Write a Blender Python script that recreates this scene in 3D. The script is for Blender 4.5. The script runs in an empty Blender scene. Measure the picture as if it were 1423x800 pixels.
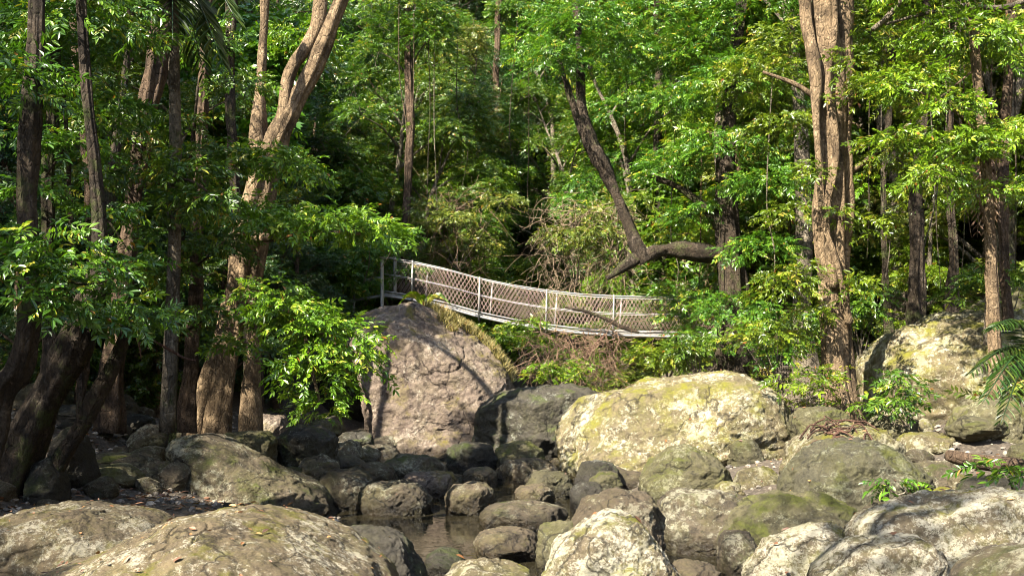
import bpy, bmesh, math, random
import numpy as np
from mathutils import Vector
from mathutils.bvhtree import BVHTree

# ------------------------------------------------------------------ camera, sky, sun, exposure
SC = bpy.context.scene
COL = SC.collection
CAM_H = 2.2
F_PX, CX, HY = 1383.0, 711.5, 500.0            # focal length in photo pixels, principal column, eye-level row
cam_d = bpy.data.cameras.new("camera")
cam = bpy.data.objects.new("camera", cam_d); COL.objects.link(cam)
cam.location = (0, 0, CAM_H); cam.rotation_euler = (math.radians(90), 0, 0)
cam_d.sensor_width = 36; cam_d.lens = 36 * F_PX / 1423
cam_d.shift_y = (HY - 400) / 1423
cam_d.clip_start = .05; cam_d.clip_end = 1000
SC.camera = cam

SUN = Vector((-.49, -.55, .69)).normalized()    # towards the sun: behind the camera, to the left
world = bpy.data.worlds.new("World"); SC.world = world; world.use_nodes = True
wn = world.node_tree
sky = wn.nodes.new("ShaderNodeTexSky"); sky.sky_type = 'NISHITA'; sky.sun_disc = False
sky.sun_elevation = math.asin(SUN.z); sky.sun_rotation = math.atan2(SUN.x, SUN.y)
wn.links.new(sky.outputs[0], wn.nodes["Background"].inputs[0])
wn.nodes["Background"].inputs[1].default_value = .105
sl = bpy.data.lights.new("sun", 'SUN'); sl.energy = 5.0; sl.angle = math.radians(.5); sl.color = (1, .93, .80)
so = bpy.data.objects.new("sun", sl); COL.objects.link(so)
so.rotation_euler = SUN.to_track_quat('Z', 'Y').to_euler()
SC.view_settings.view_transform = 'Standard'; SC.view_settings.look = 'None'
SC.view_settings.gamma = 1; SC.view_settings.use_curve_mapping = False
SC.view_settings.exposure = 2.4
SC.view_settings.use_white_balance = True; SC.view_settings.white_balance_temperature = 6600; SC.view_settings.white_balance_tint = 10
cy = SC.cycles
cy.max_bounces = 6; cy.diffuse_bounces = 3; cy.glossy_bounces = 2; cy.transmission_bounces = 4
cy.transparent_max_bounces = 4; cy.caustics_reflective = False; cy.caustics_refractive = False
cy.use_denoising = True; cy.denoising_prefilter = 'ACCURATE'; cy.filter_width = 1.0; cy.sample_clamp_indirect = 4

# ------------------------------------------------------------------ helpers
RNG = np.random.default_rng(7)
random.seed(7)

def P(px, py, D):
    """World point seen at photo pixel (px, py) at distance D in front of the camera."""
    return np.array([(px - CX) / F_PX * D, D, CAM_H - (py - HY) / F_PX * D])

def hash3(i, j, k, s):
    n = (i * 374761393 + j * 668265263 + k * 2147483647 + s * 1274126177).astype(np.int64) & 0xffffffff
    n = ((n ^ (n >> 13)) * 1274126177) & 0xffffffff
    return ((n ^ (n >> 16)) & 0xffffff) / float(0xffffff)

def vnoise(p, s=0):
    p = np.asarray(p, float); i = np.floor(p).astype(np.int64); f = p - i
    u = f * f * f * (f * (f * 6 - 15) + 10)
    r = 0
    for a in (0, 1):
        for b in (0, 1):
            for c in (0, 1):
                w = (u[:, 0] if a else 1 - u[:, 0]) * (u[:, 1] if b else 1 - u[:, 1]) * (u[:, 2] if c else 1 - u[:, 2])
                r = r + w * hash3(i[:, 0] + a, i[:, 1] + b, i[:, 2] + c, s)
    return r * 2 - 1

def fbm(p, octs=4, s=0, gain=.5):
    r, a = 0, 1.
    for o in range(octs):
        r = r + a * vnoise(p * 2.03 ** o + 17.3 * o, s + o); a *= gain
    return r

def mesh_obj(name, V, F, mat, parent=None, smooth=True, rnd=None, origin=None):
    """V (n,3) world coordinates, F an (m,k) int array or a list of them -> ONE mesh object."""
    V = np.asarray(V, np.float32).reshape(-1, 3)
    if parent is not None:
        V = V - np.array(parent.matrix_basis.translation if parent.parent is None else
                         parent.parent.matrix_basis.translation, np.float32)
    elif origin is not None:
        V = V - np.array(origin, np.float32)
    Fs = F if isinstance(F, list) else [F]
    Fs = [np.asarray(f, np.int32) for f in Fs if len(f)]
    me = bpy.data.meshes.new(name)
    me.vertices.add(len(V)); me.vertices.foreach_set("co", V.ravel())
    loops = np.concatenate([f.ravel() for f in Fs])
    tot = np.concatenate([np.full(len(f), f.shape[1], np.int32) for f in Fs])
    start = np.concatenate([[0], np.cumsum(tot)[:-1]]).astype(np.int32)
    me.loops.add(len(loops)); me.loops.foreach_set("vertex_index", loops)
    me.polygons.add(len(tot)); me.polygons.foreach_set("loop_start", start)
    me.polygons.foreach_set("loop_total", tot)
    me.polygons.foreach_set("use_smooth", np.full(len(tot), smooth))
    if rnd is not None:
        a = me.attributes.new("rnd", 'FLOAT', 'POINT'); a.data.foreach_set("value", np.asarray(rnd, np.float32))
    me.update(calc_edges=True)
    me.materials.append(mat)
    o = bpy.data.objects.new(name, me); COL.objects.link(o)
    if parent is not None: o.parent = parent
    elif origin is not None: o.location = origin
    return o

def tag(o, label=None, cat=None, group=None, kind=None):
    if label: o["label"] = label
    if cat: o["category"] = cat
    if group: o["group"] = group
    if kind: o["kind"] = kind
    return o

def thing(name, label, cat, loc, group=None):
    o = bpy.data.objects.new(name, None); COL.objects.link(o)
    o.location = Vector([float(v) for v in loc]); o.empty_display_size = .2
    return tag(o, label, cat, group)

def dup(root, loc, rz=0, sc=1, label=None, group=None, tilt=(0, 0)):
    r = root.copy(); COL.objects.link(r); r.location = loc; r.rotation_euler = (tilt[0], tilt[1], rz); r.scale = (sc, sc, sc)
    if label: r["label"] = label
    if group: r["group"] = group
    for ch in root.children:
        c = ch.copy(); COL.objects.link(c); c.parent = r
    return r

def spline(pts, n=8):
    """Catmull-Rom through rows of pts (any number of columns)."""
    p = np.asarray(pts, float)
    if len(p) < 3: n = max(n, 2)
    q = np.vstack([2 * p[0] - p[1], p, 2 * p[-1] - p[-2]]); out = []
    for i in range(1, len(q) - 2):
        for t in np.linspace(0, 1, n, endpoint=False):
            a, b, c, d = q[i - 1], q[i], q[i + 1], q[i + 2]
            out.append(.5 * (2 * b + (c - a) * t + (2 * a - 5 * b + 4 * c - d) * t * t + (3 * b - a - 3 * c + d) * t ** 3))
    out.append(p[-1]); return np.array(out)

class MB:
    """Collects vertices and quads of several shapes that make ONE mesh."""
    def __init__(s): s.V, s.Q, s.T, s.n = [], [], [], 0
    def add(s, V, Q=None, T=None):
        if Q is not None and len(Q): s.Q.append(np.asarray(Q) + s.n)
        if T is not None and len(T): s.T.append(np.asarray(T) + s.n)
        s.V.append(np.asarray(V, float)); s.n += len(V)
    def build(s, name, mat, parent=None, **k):
        F = []
        if s.Q: F.append(np.vstack(s.Q))
        if s.T: F.append(np.vstack(s.T))
        return mesh_obj(name, np.vstack(s.V), F, mat, parent, **k)
    def tube(s, pts, rad, sides=8, n=1, rough=0, flare=0, seed=0, lobes=5, flute=0):
        pts = np.asarray(pts, float); rad = np.broadcast_to(np.asarray(rad, float), (len(pts),))
        A = np.column_stack([pts, rad])
        if n > 1: A = spline(A, n)
        C, R = A[:, :3], np.maximum(A[:, 3], .001)
        T = np.gradient(C, axis=0); T /= np.linalg.norm(T, axis=1)[:, None] + 1e-9
        up = np.array([0, 1., 0]) if abs(T[0][2]) > .6 else np.array([0, 0, 1.])
        S = np.cross(T, up); S /= np.linalg.norm(S, axis=1)[:, None] + 1e-9
        U = np.cross(S, T)
        th = np.linspace(0, 2 * math.pi, sides, endpoint=False)
        rr = np.repeat(R[:, None], sides, 1)
        if flare:
            h = np.linspace(0, 1, len(C))[:, None]
            rr = rr * (1 + flare * np.exp(-h * 9) * (.55 + .6 * np.cos(lobes * th + seed)[None]))
        if flute:
            h = np.linspace(0, 1, len(C))[:, None]
            rr = rr * (1 + flute * (np.cos(3 * th[None] + 5 * h + seed) * .6 + np.cos(7 * th[None] - 9 * h + 2 * seed) * .55 + np.cos(11 * th[None] + 6 * h) * .25))
        V = C[:, None] + rr[..., None] * (np.cos(th)[None, :, None] * S[:, None] + np.sin(th)[None, :, None] * U[:, None])
        V = V.reshape(-1, 3)
        if rough:
            d = fbm(V * np.array([3.2, 3.2, .9]) / max(R.max() * 2.2, .05) * .35 + seed * 7.7, 3, seed)
            c = np.repeat(C, sides, 0)
            V = c + (V - c) * (1 + rough * d)[:, None]
        m = len(C); i = np.arange(m - 1)[:, None] * sides; j = np.arange(sides)[None]
        j2 = (j + 1) % sides
        Q = np.stack([i + j, i + j2, i + sides + j2, i + sides + j], -1).reshape(-1, 4)
        V = np.vstack([V, C[0], C[-1]]); a = m * sides
        T0 = [(a, (k + 1) % sides, k) for k in range(sides)]
        T1 = [(a + 1, (m - 1) * sides + k, (m - 1) * sides + (k + 1) % sides) for k in range(sides)]
        s.add(V, Q, T0 + T1)
    def box(s, a, b):
        a, b = np.minimum(a, b), np.maximum(a, b)
        V = [[(a, b)[i][0], (a, b)[j][1], (a, b)[k][2]] for i in (0, 1) for j in (0, 1) for k in (0, 1)]
        s.add(V, [(0, 1, 3, 2), (4, 6, 7, 5), (0, 4, 5, 1), (2, 3, 7, 6), (0, 2, 6, 4), (1, 5, 7, 3)])

# ------------------------------------------------------------------ materials
def nt(name):
    m = bpy.data.materials.new(name); m.use_nodes = True
    t = m.node_tree; b = t.nodes["Principled BSDF"]
    return m, t, b
def node(t, typ, **k):
    n = t.nodes.new(typ)
    for a, v in k.items(): setattr(n, a, v)
    return n
def mixc(t, f, a, b, blend='MIX'):
    n = node(t, "ShaderNodeMix", data_type='RGBA', blend_type=blend)
    for sock, v in ((n.inputs[0], f), (n.inputs[6], a), (n.inputs[7], b)):
        if isinstance(v, (int, float)): sock.default_value = v
        elif isinstance(v, tuple): sock.default_value = (*v, 1)
        else: t.links.new(v, sock)
    return n.outputs[2]
def noise(t, vec, scale, detail=4, rough=.55, dist=0):
    n = node(t, "ShaderNodeTexNoise"); n.inputs["Scale"].default_value = scale
    n.inputs["Detail"].default_value = detail; n.inputs["Roughness"].default_value = rough
    n.inputs["Distortion"].default_value = dist
    t.links.new(vec, n.inputs["Vector"]); return n.outputs[0]
def ramp(t, fac, stops):
    n = node(t, "ShaderNodeValToRGB"); e = n.color_ramp.elements
    while len(e) < len(stops): e.new(.5)
    for el, (p, c) in zip(e, stops):
        el.position = p; el.color = (*c, 1) if isinstance(c, tuple) else (c, c, c, 1)
    t.links.new(fac, n.inputs[0]); return n.outputs[0]
def math_(t, op, a, b=None, clamp=False):
    n = node(t, "ShaderNodeMath", operation=op, use_clamp=clamp)
    for i, v in enumerate((a, b)):
        if v is None: continue
        if isinstance(v, (int, float)): n.inputs[i].default_value = v
        else: t.links.new(v, n.inputs[i])
    return n.outputs[0]
def bump(t, b, h, strength, dist, normal=None):
    n = node(t, "ShaderNodeBump"); n.inputs["Strength"].default_value = strength; n.inputs["Distance"].default_value = dist
    t.links.new(h, n.inputs["Height"])
    if normal: t.links.new(normal, n.inputs["Normal"])
    if b: t.links.new(n.outputs[0], b.inputs["Normal"])
    return n.outputs[0]

def shifted_coords(t):
    tc = node(t, "ShaderNodeTexCoord"); oi = node(t, "ShaderNodeObjectInfo")
    a = node(t, "ShaderNodeVectorMath", operation='SCALE'); a.inputs[0].default_value = (31, 17, 23)
    t.links.new(oi.outputs["Random"], a.inputs["Scale"])
    b = node(t, "ShaderNodeVectorMath", operation='ADD')
    t.links.new(tc.outputs["Object"], b.inputs[0]); t.links.new(a.outputs[0], b.inputs[1])
    return b.outputs[0], oi

def rock_mat(name, c1, c2, lichen=(.55, .53, .42), lich=.5, moss=(.10, .12, .02), moss_amt=.3, dark=(.05, .045, .04), wet=True, algae=.24, sc=1.):
    m, t, b = nt(name)
    v, oi = shifted_coords(t)
    vs = node(t, "ShaderNodeVectorMath", operation='SCALE'); vs.inputs["Scale"].default_value = sc; t.links.new(v, vs.inputs[0]); v = vs.outputs[0]
    big = noise(t, v, 1.1, 5, .6, .3); mid = noise(t, v, 5, 6, .65, .2); fine = noise(t, v, 26, 5, .7)
    col = ramp(t, big, [(.3, c1), (.7, c2)])
    col = mixc(t, ramp(t, mid, [(.35, .0), (.62, .65)]), col, tuple(.55 * x + .45 * y for x, y in zip(c2, dark)))
    # dark staining and pits
    col = mixc(t, ramp(t, noise(t, v, 6, 10, .8), [(.50, 0.), (.62, .85)]), col, dark)
    # lichen: pale crusts in patches
    lp = noise(t, v, 1.7, 3, .5, .4); ls = noise(t, v, 11, 10, .80)
    fine2 = noise(t, v, 45, 6, .8)
    lf = math_(t, 'ADD', math_(t, 'MULTIPLY', lp, .36), math_(t, 'MULTIPLY', ls, .64))
    e = .62 - .2 * lich
    lf = math_(t, 'ADD', lf, math_(t, 'MULTIPLY', math_(t, 'SUBTRACT', fine2, .5), .25))
    lmask = ramp(t, lf, [(e, 0.), (e + .05, 1.)])
    col = mixc(t, math_(t, 'MULTIPLY', lmask, .9), col, lichen)
    # moss on faces that look up
    g = node(t, "ShaderNodeNewGeometry"); sep = node(t, "ShaderNodeSeparateXYZ"); t.links.new(g.outputs["Normal"], sep.inputs[0])
    up = ramp(t, sep.outputs[2], [(.05, .25), (.75, 1.)])
    e2 = .66 - .26 * moss_amt
    mm = math_(t, 'MULTIPLY', ramp(t, noise(t, v, 1.6, 6, .65, .4), [(e2, 0.), (e2 + .12, 1.)]), up)
    mcol = mixc(t, mid, tuple(x * .55 for x in moss), tuple(x * 1.4 for x in moss))
    col = mixc(t, mm, col, mcol)
    # thin yellow-green film of algae in patches
    col = mixc(t, math_(t, 'MULTIPLY', ramp(t, noise(t, v, 2.6, 9, .78), [(.46, 0.), (.60, 1.)]), algae), col, mixc(t, fine, (.11, .11, .02), (.24, .23, .06)))
    # small speckle
    col = mixc(t, ramp(t, fine, [(.3, .35), (.6, 0.)]), col, dark)
    vq = node(t, "ShaderNodeTexVoronoi", feature='DISTANCE_TO_EDGE'); vq.inputs["Scale"].default_value = .75
    wq = node(t, "ShaderNodeVectorMath", operation='ADD'); t.links.new(v, wq.inputs[0])
    nq = node(t, "ShaderNodeTexNoise"); nq.inputs["Scale"].default_value = 1.7; nq.inputs["Detail"].default_value = 7; t.links.new(v, nq.inputs["Vector"])
    t.links.new(nq.outputs["Color"], wq.inputs[1]); t.links.new(wq.outputs[0], vq.inputs["Vector"])
    ck = math_(t, 'MULTIPLY', ramp(t, vq.outputs[0], [(.0, 1.), (.022, 0.)]), ramp(t, noise(t, v, .9, 3), [(.45, 0.), (.55, 1.)]))
    col = mixc(t, math_(t, 'MULTIPLY', ck, .85), col, tuple(x * .6 for x in dark))
    rgh = .85
    if wet:                                              # stone stays wet just above the creek
        sp = node(t, "ShaderNodeSeparateXYZ"); t.links.new(g.outputs["Position"], sp.inputs[0])
        wz = math_(t, 'ADD', sp.outputs[2], math_(t, 'MULTIPLY', mid, -.12))
        wm = ramp(t, wz, [(.02, 1.), (.20, 0.)])
        col = mixc(t, wm, col, mixc(t, 1., col, (.30, .28, .25), 'MULTIPLY'))
        rn = math_(t, 'SUBTRACT', .85, math_(t, 'MULTIPLY', wm, .55)); t.links.new(rn, b.inputs["Roughness"])
    else: b.inputs["Roughness"].default_value = rgh
    var = node(t, "ShaderNodeHueSaturation")
    t.links.new(math_(t, 'ADD', .56, math_(t, 'MULTIPLY', oi.outputs["Random"], .42)), var.inputs["Value"])
    t.links.new(col, var.inputs["Color"]); t.links.new(var.outputs[0], b.inputs["Base Color"])
    n1 = bump(t, None, noise(t, v, 3.5, 10, .72, .3), 1., .16)
    vor = node(t, "ShaderNodeTexVoronoi", feature='DISTANCE_TO_EDGE'); vor.inputs["Scale"].default_value = 1.3
    wv = node(t, "ShaderNodeVectorMath", operation='ADD'); t.links.new(v, wv.inputs[0])
    nn = node(t, "ShaderNodeTexNoise"); nn.inputs["Scale"].default_value = 2.5; nn.inputs["Detail"].default_value = 4; t.links.new(v, nn.inputs["Vector"])
    t.links.new(nn.outputs["Color"], wv.inputs[1]); t.links.new(wv.outputs[0], vor.inputs["Vector"])
    n2 = bump(t, None, ramp(t, vor.outputs[0], [(0, 0.), (.04, 1.)]), .35, .04, n1)
    n3 = bump(t, None, math_(t, 'SUBTRACT', 1., ck), .8, .05, n2)
    bump(t, b, noise(t, v, 20, 10, .8), 1., .04, n3)
    b.inputs["Specular IOR Level"].default_value = .25
    return m

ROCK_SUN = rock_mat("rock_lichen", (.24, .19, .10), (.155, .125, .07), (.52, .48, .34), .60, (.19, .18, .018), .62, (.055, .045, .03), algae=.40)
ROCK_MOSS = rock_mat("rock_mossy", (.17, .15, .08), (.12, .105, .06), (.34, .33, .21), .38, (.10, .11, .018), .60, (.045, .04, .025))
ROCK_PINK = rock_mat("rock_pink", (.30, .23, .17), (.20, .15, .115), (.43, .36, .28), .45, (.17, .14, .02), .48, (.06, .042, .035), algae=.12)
ROCK_DARK = rock_mat("rock_dark", (.085, .074, .055), (.06, .052, .04), (.26, .26, .21), .28, (.06, .08, .015), .5, (.022, .02, .015), algae=.1)  # dark stone, deepened further to stand for shade on the middle boulder
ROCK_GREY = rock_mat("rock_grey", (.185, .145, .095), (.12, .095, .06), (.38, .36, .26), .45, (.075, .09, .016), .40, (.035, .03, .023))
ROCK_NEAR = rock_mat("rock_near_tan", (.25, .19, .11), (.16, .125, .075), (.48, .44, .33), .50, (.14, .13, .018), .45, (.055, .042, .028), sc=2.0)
ROCK_NEARPALE = rock_mat("rock_near_pale", (.28, .225, .14), (.19, .15, .095), (.60, .56, .43), .74, (.17, .165, .02), .45, (.06, .05, .036), sc=1.7, algae=.38)  # real lichen, made paler and wider to carry sun glare too
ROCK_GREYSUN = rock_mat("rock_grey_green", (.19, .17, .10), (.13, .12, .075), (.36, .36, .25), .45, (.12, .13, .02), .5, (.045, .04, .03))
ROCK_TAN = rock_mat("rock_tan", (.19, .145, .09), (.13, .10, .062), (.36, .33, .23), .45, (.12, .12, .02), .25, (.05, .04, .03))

def leaf_mat(name, dark, mid, light, yellow, trans=.30, gloss=.34):
    m, t, b = nt(name)
    at = node(t, "ShaderNodeAttribute", attribute_name="rnd"); oi = node(t, "ShaderNodeObjectInfo")
    col = ramp(t, at.outputs["Fac"], [(0, dark), (.42, mid), (.82, light), (.95, yellow), (.985, (.26, .13, .04))])
    hs = node(t, "ShaderNodeHueSaturation")
    t.links.new(math_(t, 'ADD', .476, math_(t, 'MULTIPLY', oi.outputs["Random"], .030)), hs.inputs["Hue"])
    t.links.new(math_(t, 'ADD', .75, math_(t, 'MULTIPLY', oi.outputs["Random"], .5)), hs.inputs["Value"])
    hs.inputs["Saturation"].default_value = 1.08
    t.links.new(col, hs.inputs["Color"]); t.links.new(hs.outputs[0], b.inputs["Base Color"])
    b.inputs["Roughness"].default_value = gloss; b.inputs["Specular IOR Level"].default_value = .5
    tr = node(t, "ShaderNodeBsdfTranslucent")
    tc = mixc(t, 1., hs.outputs[0], (1.25, 1.35, .55), 'MULTIPLY'); t.links.new(tc, tr.inputs["Color"])
    mx = node(t, "ShaderNodeMixShader"); mx.inputs[0].default_value = trans
    t.links.new(b.outputs[0], mx.inputs[1]); t.links.new(tr.outputs[0], mx.inputs[2])
    t.links.new(mx.outputs[0], t.nodes["Material Output"].inputs[0])
    return m
LEAF = leaf_mat("leaf_green", (.020, .05, .010), (.05, .11, .016), (.105, .18, .024), (.24, .22, .04))
LEAF_BRIGHT = leaf_mat("leaf_fresh", (.035, .08, .010), (.085, .165, .018), (.165, .25, .03), (.34, .32, .07))
LEAF_OLIVE = leaf_mat("leaf_olive", (.035, .055, .013), (.085, .12, .022), (.16, .19, .035), (.32, .25, .08))
LEAF_DARK = leaf_mat("leaf_deep", (.012, .035, .013), (.026, .062, .02), (.045, .09, .022), (.08, .10, .02), .3)
PALM = leaf_mat("palm_leaf", (.014, .035, .009), (.028, .06, .012), (.05, .09, .018), (.09, .10, .025), .2)  # green lowered so the fronds look shaded
LITTER = leaf_mat("fallen_leaf", (.06, .035, .02), (.13, .07, .035), (.22, .12, .05), (.35, .25, .10), .1, .6)
DRYGRASS = leaf_mat("dry_grass", (.10, .09, .035), (.18, .16, .06), (.28, .23, .10), (.36, .30, .16), .3, .6)
DEADFROND = leaf_mat("dead_frond", (.09, .06, .035), (.16, .11, .07), (.24, .17, .11), (.3, .22, .14), .1, .7)

def bark_mat(name, c1, c2, moss=(.06, .075, .02), moss_amt=.3, scale=1.):
    m, t, b = nt(name)
    v, oi = shifted_coords(t)
    mp = node(t, "ShaderNodeMapping"); mp.inputs["Scale"].default_value = (7 * scale, 7 * scale, 2.8 * scale); t.links.new(v, mp.inputs[0])
    st = noise(t, mp.outputs[0], 1.6, 10, .78, .3); gr = noise(t, v, 30, 8, .8)
    col = ramp(t, st, [(.36, c2), (.60, c1)])
    col = mixc(t, ramp(t, noise(t, v, 2.2, 6, .7), [(.46, 0.), (.60, .8)]), col, tuple(x * .40 for x in c2))
    pale = tuple(min(1, x * 1.5 + .03) for x in c1)
    col = mixc(t, ramp(t, noise(t, v, 5, 10, .8), [(.55, 0.), (.61, .75)]), col, pale)
    e = .7 - .25 * moss_amt
    col = mixc(t, ramp(t, noise(t, v, 1.4, 8, .75), [(e, 0.), (e + .08, .85)]), col, moss)
    col = mixc(t, ramp(t, gr, [(.36, .7), (.55, 0.)]), col, tuple(x * .35 for x in c2))
    t.links.new(col, b.inputs["Base Color"]); b.inputs["Roughness"].default_value = .9; b.inputs["Specular IOR Level"].default_value = .2
    vo = node(t, "ShaderNodeTexVoronoi", feature='DISTANCE_TO_EDGE'); vo.inputs["Scale"].default_value = 2.2
    t.links.new(mp.outputs[0], vo.inputs["Vector"])
    st = math_(t, 'ADD', st, math_(t, 'MULTIPLY', ramp(t, vo.outputs[0], [(0, 0.), (.12, 1.)]), .35))
    n1 = bump(t, None, st, 1., .09); bump(t, b, gr, .8, .02, n1)
    return m
BARK_TAN = bark_mat("bark_tan", (.30, .215, .125), (.14, .095, .056), moss_amt=.15)
BARK_RED = bark_mat("bark_brown", (.15, .10, .062), (.07, .046, .03), moss_amt=.45)
BARK_DARK = bark_mat("bark_dark", (.075, .055, .036), (.035, .026, .018), moss_amt=.7)  # dark mossy bark; shade of gnarled, left and dim trunks is put in
BARK_PALE = bark_mat("bark_pale", (.24, .20, .145), (.11, .09, .065), moss_amt=.5)
VINE = bark_mat("vine_bark", (.34, .23, .15), (.18, .11, .07), moss_amt=.05)
DEADVINE = bark_mat("dead_vine", (.42, .32, .21), (.24, .17, .11), moss_amt=0.)
REDWOOD = bark_mat("bark_strip", (.17, .09, .06), (.09, .05, .035), moss_amt=0.)

def metal_mat(name, c, rough=.5, metal=.4):
    m, t, b = nt(name); v, oi = shifted_coords(t)
    t.links.new(ramp(t, noise(t, v, 7, 6, .7), [(.3, tuple(x * .6 for x in c)), (.65, c)]), b.inputs["Base Color"])
    base = b.inputs["Base Color"].links[0].from_socket
    t.links.new(mixc(t, ramp(t, noise(t, v, 3.5, 8, .8), [(.54, 0.), (.64, .8)]), base, (.13, .065, .035)), b.inputs["Base Color"])
    b.inputs["Roughness"].default_value = rough; b.inputs["Metallic"].default_value = metal
    bump(t, b, noise(t, v, 30, 4), .15, .003); return m
STEEL = metal_mat("galvanised_steel", (.30, .29, .27)); PLANK = metal_mat("weathered_deck", (.28, .27, .25), .8, 0)
WIRE = metal_mat("mesh_wire", (.30, .22, .18), .6, .2); PIPE = metal_mat("grey_pipe", (.22, .24, .25))

def ground_mat():
    m, t, b = nt("forest_floor"); v = node(t, "ShaderNodeTexCoord").outputs["Object"]
    col = ramp(t, noise(t, v, 2.5, 8, .75), [(.3, (.035, .026, .018)), (.55, (.075, .056, .036)), (.75, (.13, .095, .06))])
    col = mixc(t, ramp(t, noise(t, v, 17, 5, .8), [(.5, 0.), (.62, .8)]), col, (.16, .13, .095))
    t.links.new(col, b.inputs["Base Color"]); b.inputs["Roughness"].default_value = .95
    bump(t, b, noise(t, v, 14, 8, .8), 1, .08); return m
GROUND = ground_mat()
def water_mat():
    m, t, b = nt("creek_water"); v = node(t, "ShaderNodeTexCoord").outputs["Object"]
    b.inputs["Base Color"].default_value = (.014, .012, .007, 1); b.inputs["Roughness"].default_value = .03
    b.inputs["IOR"].default_value = 1.33; b.inputs["Specular IOR Level"].default_value = .6
    bump(t, b, noise(t, v, 3.0, 3, .5, .3), .12, .05); return m
WATER = water_mat()

# ------------------------------------------------------------------ terrain
_ys = np.array([-30, 0, 8, 12, 16, 22, 30, 40, 50, 120.]); _xs = np.array([1.5, 1.5, 1.0, -.4, -1.2, -.6, .1, -.4, -2, -2.])
def ground_z(x, y):
    x, y = np.asarray(x, float), np.asarray(y, float)
    xc = np.interp(y, _ys, _xs); d = x - xc; a = np.abs(d); w = 2.6
    s = np.where(d < 0, .27, .17)
    z = np.where(a < w, -.38 + .30 * (a / w) ** 2, -.08 + s * (a - w))
    z = z + .5 * np.maximum(0, a - 9.5) + .35 * np.maximum(0, a - 16)
    up = np.maximum(0, y - 22) * .05 + np.maximum(0, y - 34) * .22
    up = up + np.maximum(0, y - 40) * (.45 - .22 * np.exp(-(d / 2.2) ** 2)) + np.maximum(0, y - 56) * .35
    z = z + up
    z = z + 2.4 * np.exp(-((x + 8) ** 2 + (y - 31) ** 2) / 14) + 1.5 * np.exp(-((x - 6.5) ** 2 + (y - 29.5) ** 2) / 14)
    z = z + .25 * np.exp(-((x + 8) ** 2 + (y - 14) ** 2) / 20)
    q = np.column_stack([x.ravel(), y.ravel(), 0 * x.ravel()])
    nz = (.22 * fbm(q * .35, 3, 5) + .07 * fbm(q * 1.7, 3, 9)).reshape(x.shape)
    return z + nz * np.clip(.35 + a * .12, 0, 1.5)
gx = np.unique(np.concatenate([np.arange(-14, 14, .22), np.linspace(-150, -14, 90), np.linspace(14, 150, 90)]))
gy = np.unique(np.concatenate([np.arange(3, 34, .22), np.linspace(-60, 3, 60), np.linspace(34, 140, 130)]))
X, Y = np.meshgrid(gx, gy); Z = ground_z(X, Y)
nx, ny = len(gx), len(gy)
i = (np.arange(ny - 1)[:, None] * nx + np.arange(nx - 1)[None]).ravel()
tag(mesh_obj("ground", np.column_stack([X.ravel(), Y.ravel(), Z.ravel()]), np.column_stack([i, i + 1, i + nx + 1, i + nx]), GROUND), kind="structure")
wx, wy = np.linspace(-9, 9, 40), np.linspace(-4, 31, 60); A, B = np.meshgrid(wx, wy)
i = (np.arange(59)[:, None] * 40 + np.arange(39)[None]).ravel()
tag(mesh_obj("water", np.column_stack([A.ravel(), B.ravel(), 0 * A.ravel() - .02]), np.column_stack([i, i + 1, i + 41, i + 40]), WATER), kind="structure")

# ------------------------------------------------------------------ boulders and stones
_ico = {}
def ico(n):
    if n not in _ico:
        bm = bmesh.new(); bmesh.ops.create_icosphere(bm, subdivisions=n, radius=1)
        _ico[n] = (np.array([v.co[:] for v in bm.verts]), np.array([[v.index for v in f.verts] for f in bm.faces])); bm.free()
    return _ico[n]
def sstep(a, b, x):
    t = np.clip((x - a) / (b - a), 0, 1); return t * t * (3 - 2 * t)

ROCKS_BVH = []
def shape_rock(rth, depth, seed, n, rough, cuts, size):
    N, F = ico(n); r = np.random.default_rng(seed)
    s = np.hypot(N[:, 0], N[:, 2]); th = np.arctan2(N[:, 2], N[:, 0]) % (2 * math.pi)
    R = np.interp(th, np.linspace(0, 2 * math.pi, 361), np.append(rth, rth[0]))
    R = np.mean(rth) + (R - np.mean(rth)) * sstep(.1, .75, s)
    p = 2.5; k = (s ** p + np.abs(N[:, 1]) ** p) ** (-1 / p)
    V = np.column_stack([N[:, 0] * R * k, N[:, 1] * k * depth / 2, N[:, 2] * R * k])
    for _ in range(cuts):                                # broken faces
        nn = r.normal(size=3)
        if n >= 6: nn[1] = -abs(nn[1]) * 1.2 - .5
        nn /= np.linalg.norm(nn)
        d = V @ nn; off = d.max() * r.uniform(.76, .92)
        over = np.maximum(0, d - off); V = V - nn * (over * .86)[:, None]
    q = V / size + seed * 3.1
    wq = q + .25 * np.column_stack([vnoise(q * 2, seed + k) for k in (31, 32, 33)])
    ledge = fbm(wq * np.array([1.6, 1.6, 3.6]), 2, seed + 3); ledge = np.round(ledge * 3.2) / 3.2 * .6 + ledge * .4
    d = .60 * fbm(q * 2.1, 3, seed) + .50 * ledge - .55 * np.abs(fbm(wq * 3.3, 3, seed + 5)) + .20 + .16 * fbm(q * 14, 3, seed + 9, .65)
    if n >= 6:                                           # cracks and fine grain
        cr = np.abs(fbm(wq * 1.25 + 9, 3, seed + 13)); d = d - .42 * np.exp(-(cr / .035) ** 2) * sstep(-.1, .25, vnoise(q * 1.3, seed + 14))
        d = d + .13 * (np.abs(fbm(q * 9, 3, seed + 15, .6)) - .4) + .06 * fbm(q * 38, 2, seed + 16, .6)
    n_ = V / (np.linalg.norm(V, axis=1)[:, None] + 1e-9)
    return V + n_ * (d * rough * size)[:, None], F
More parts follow.
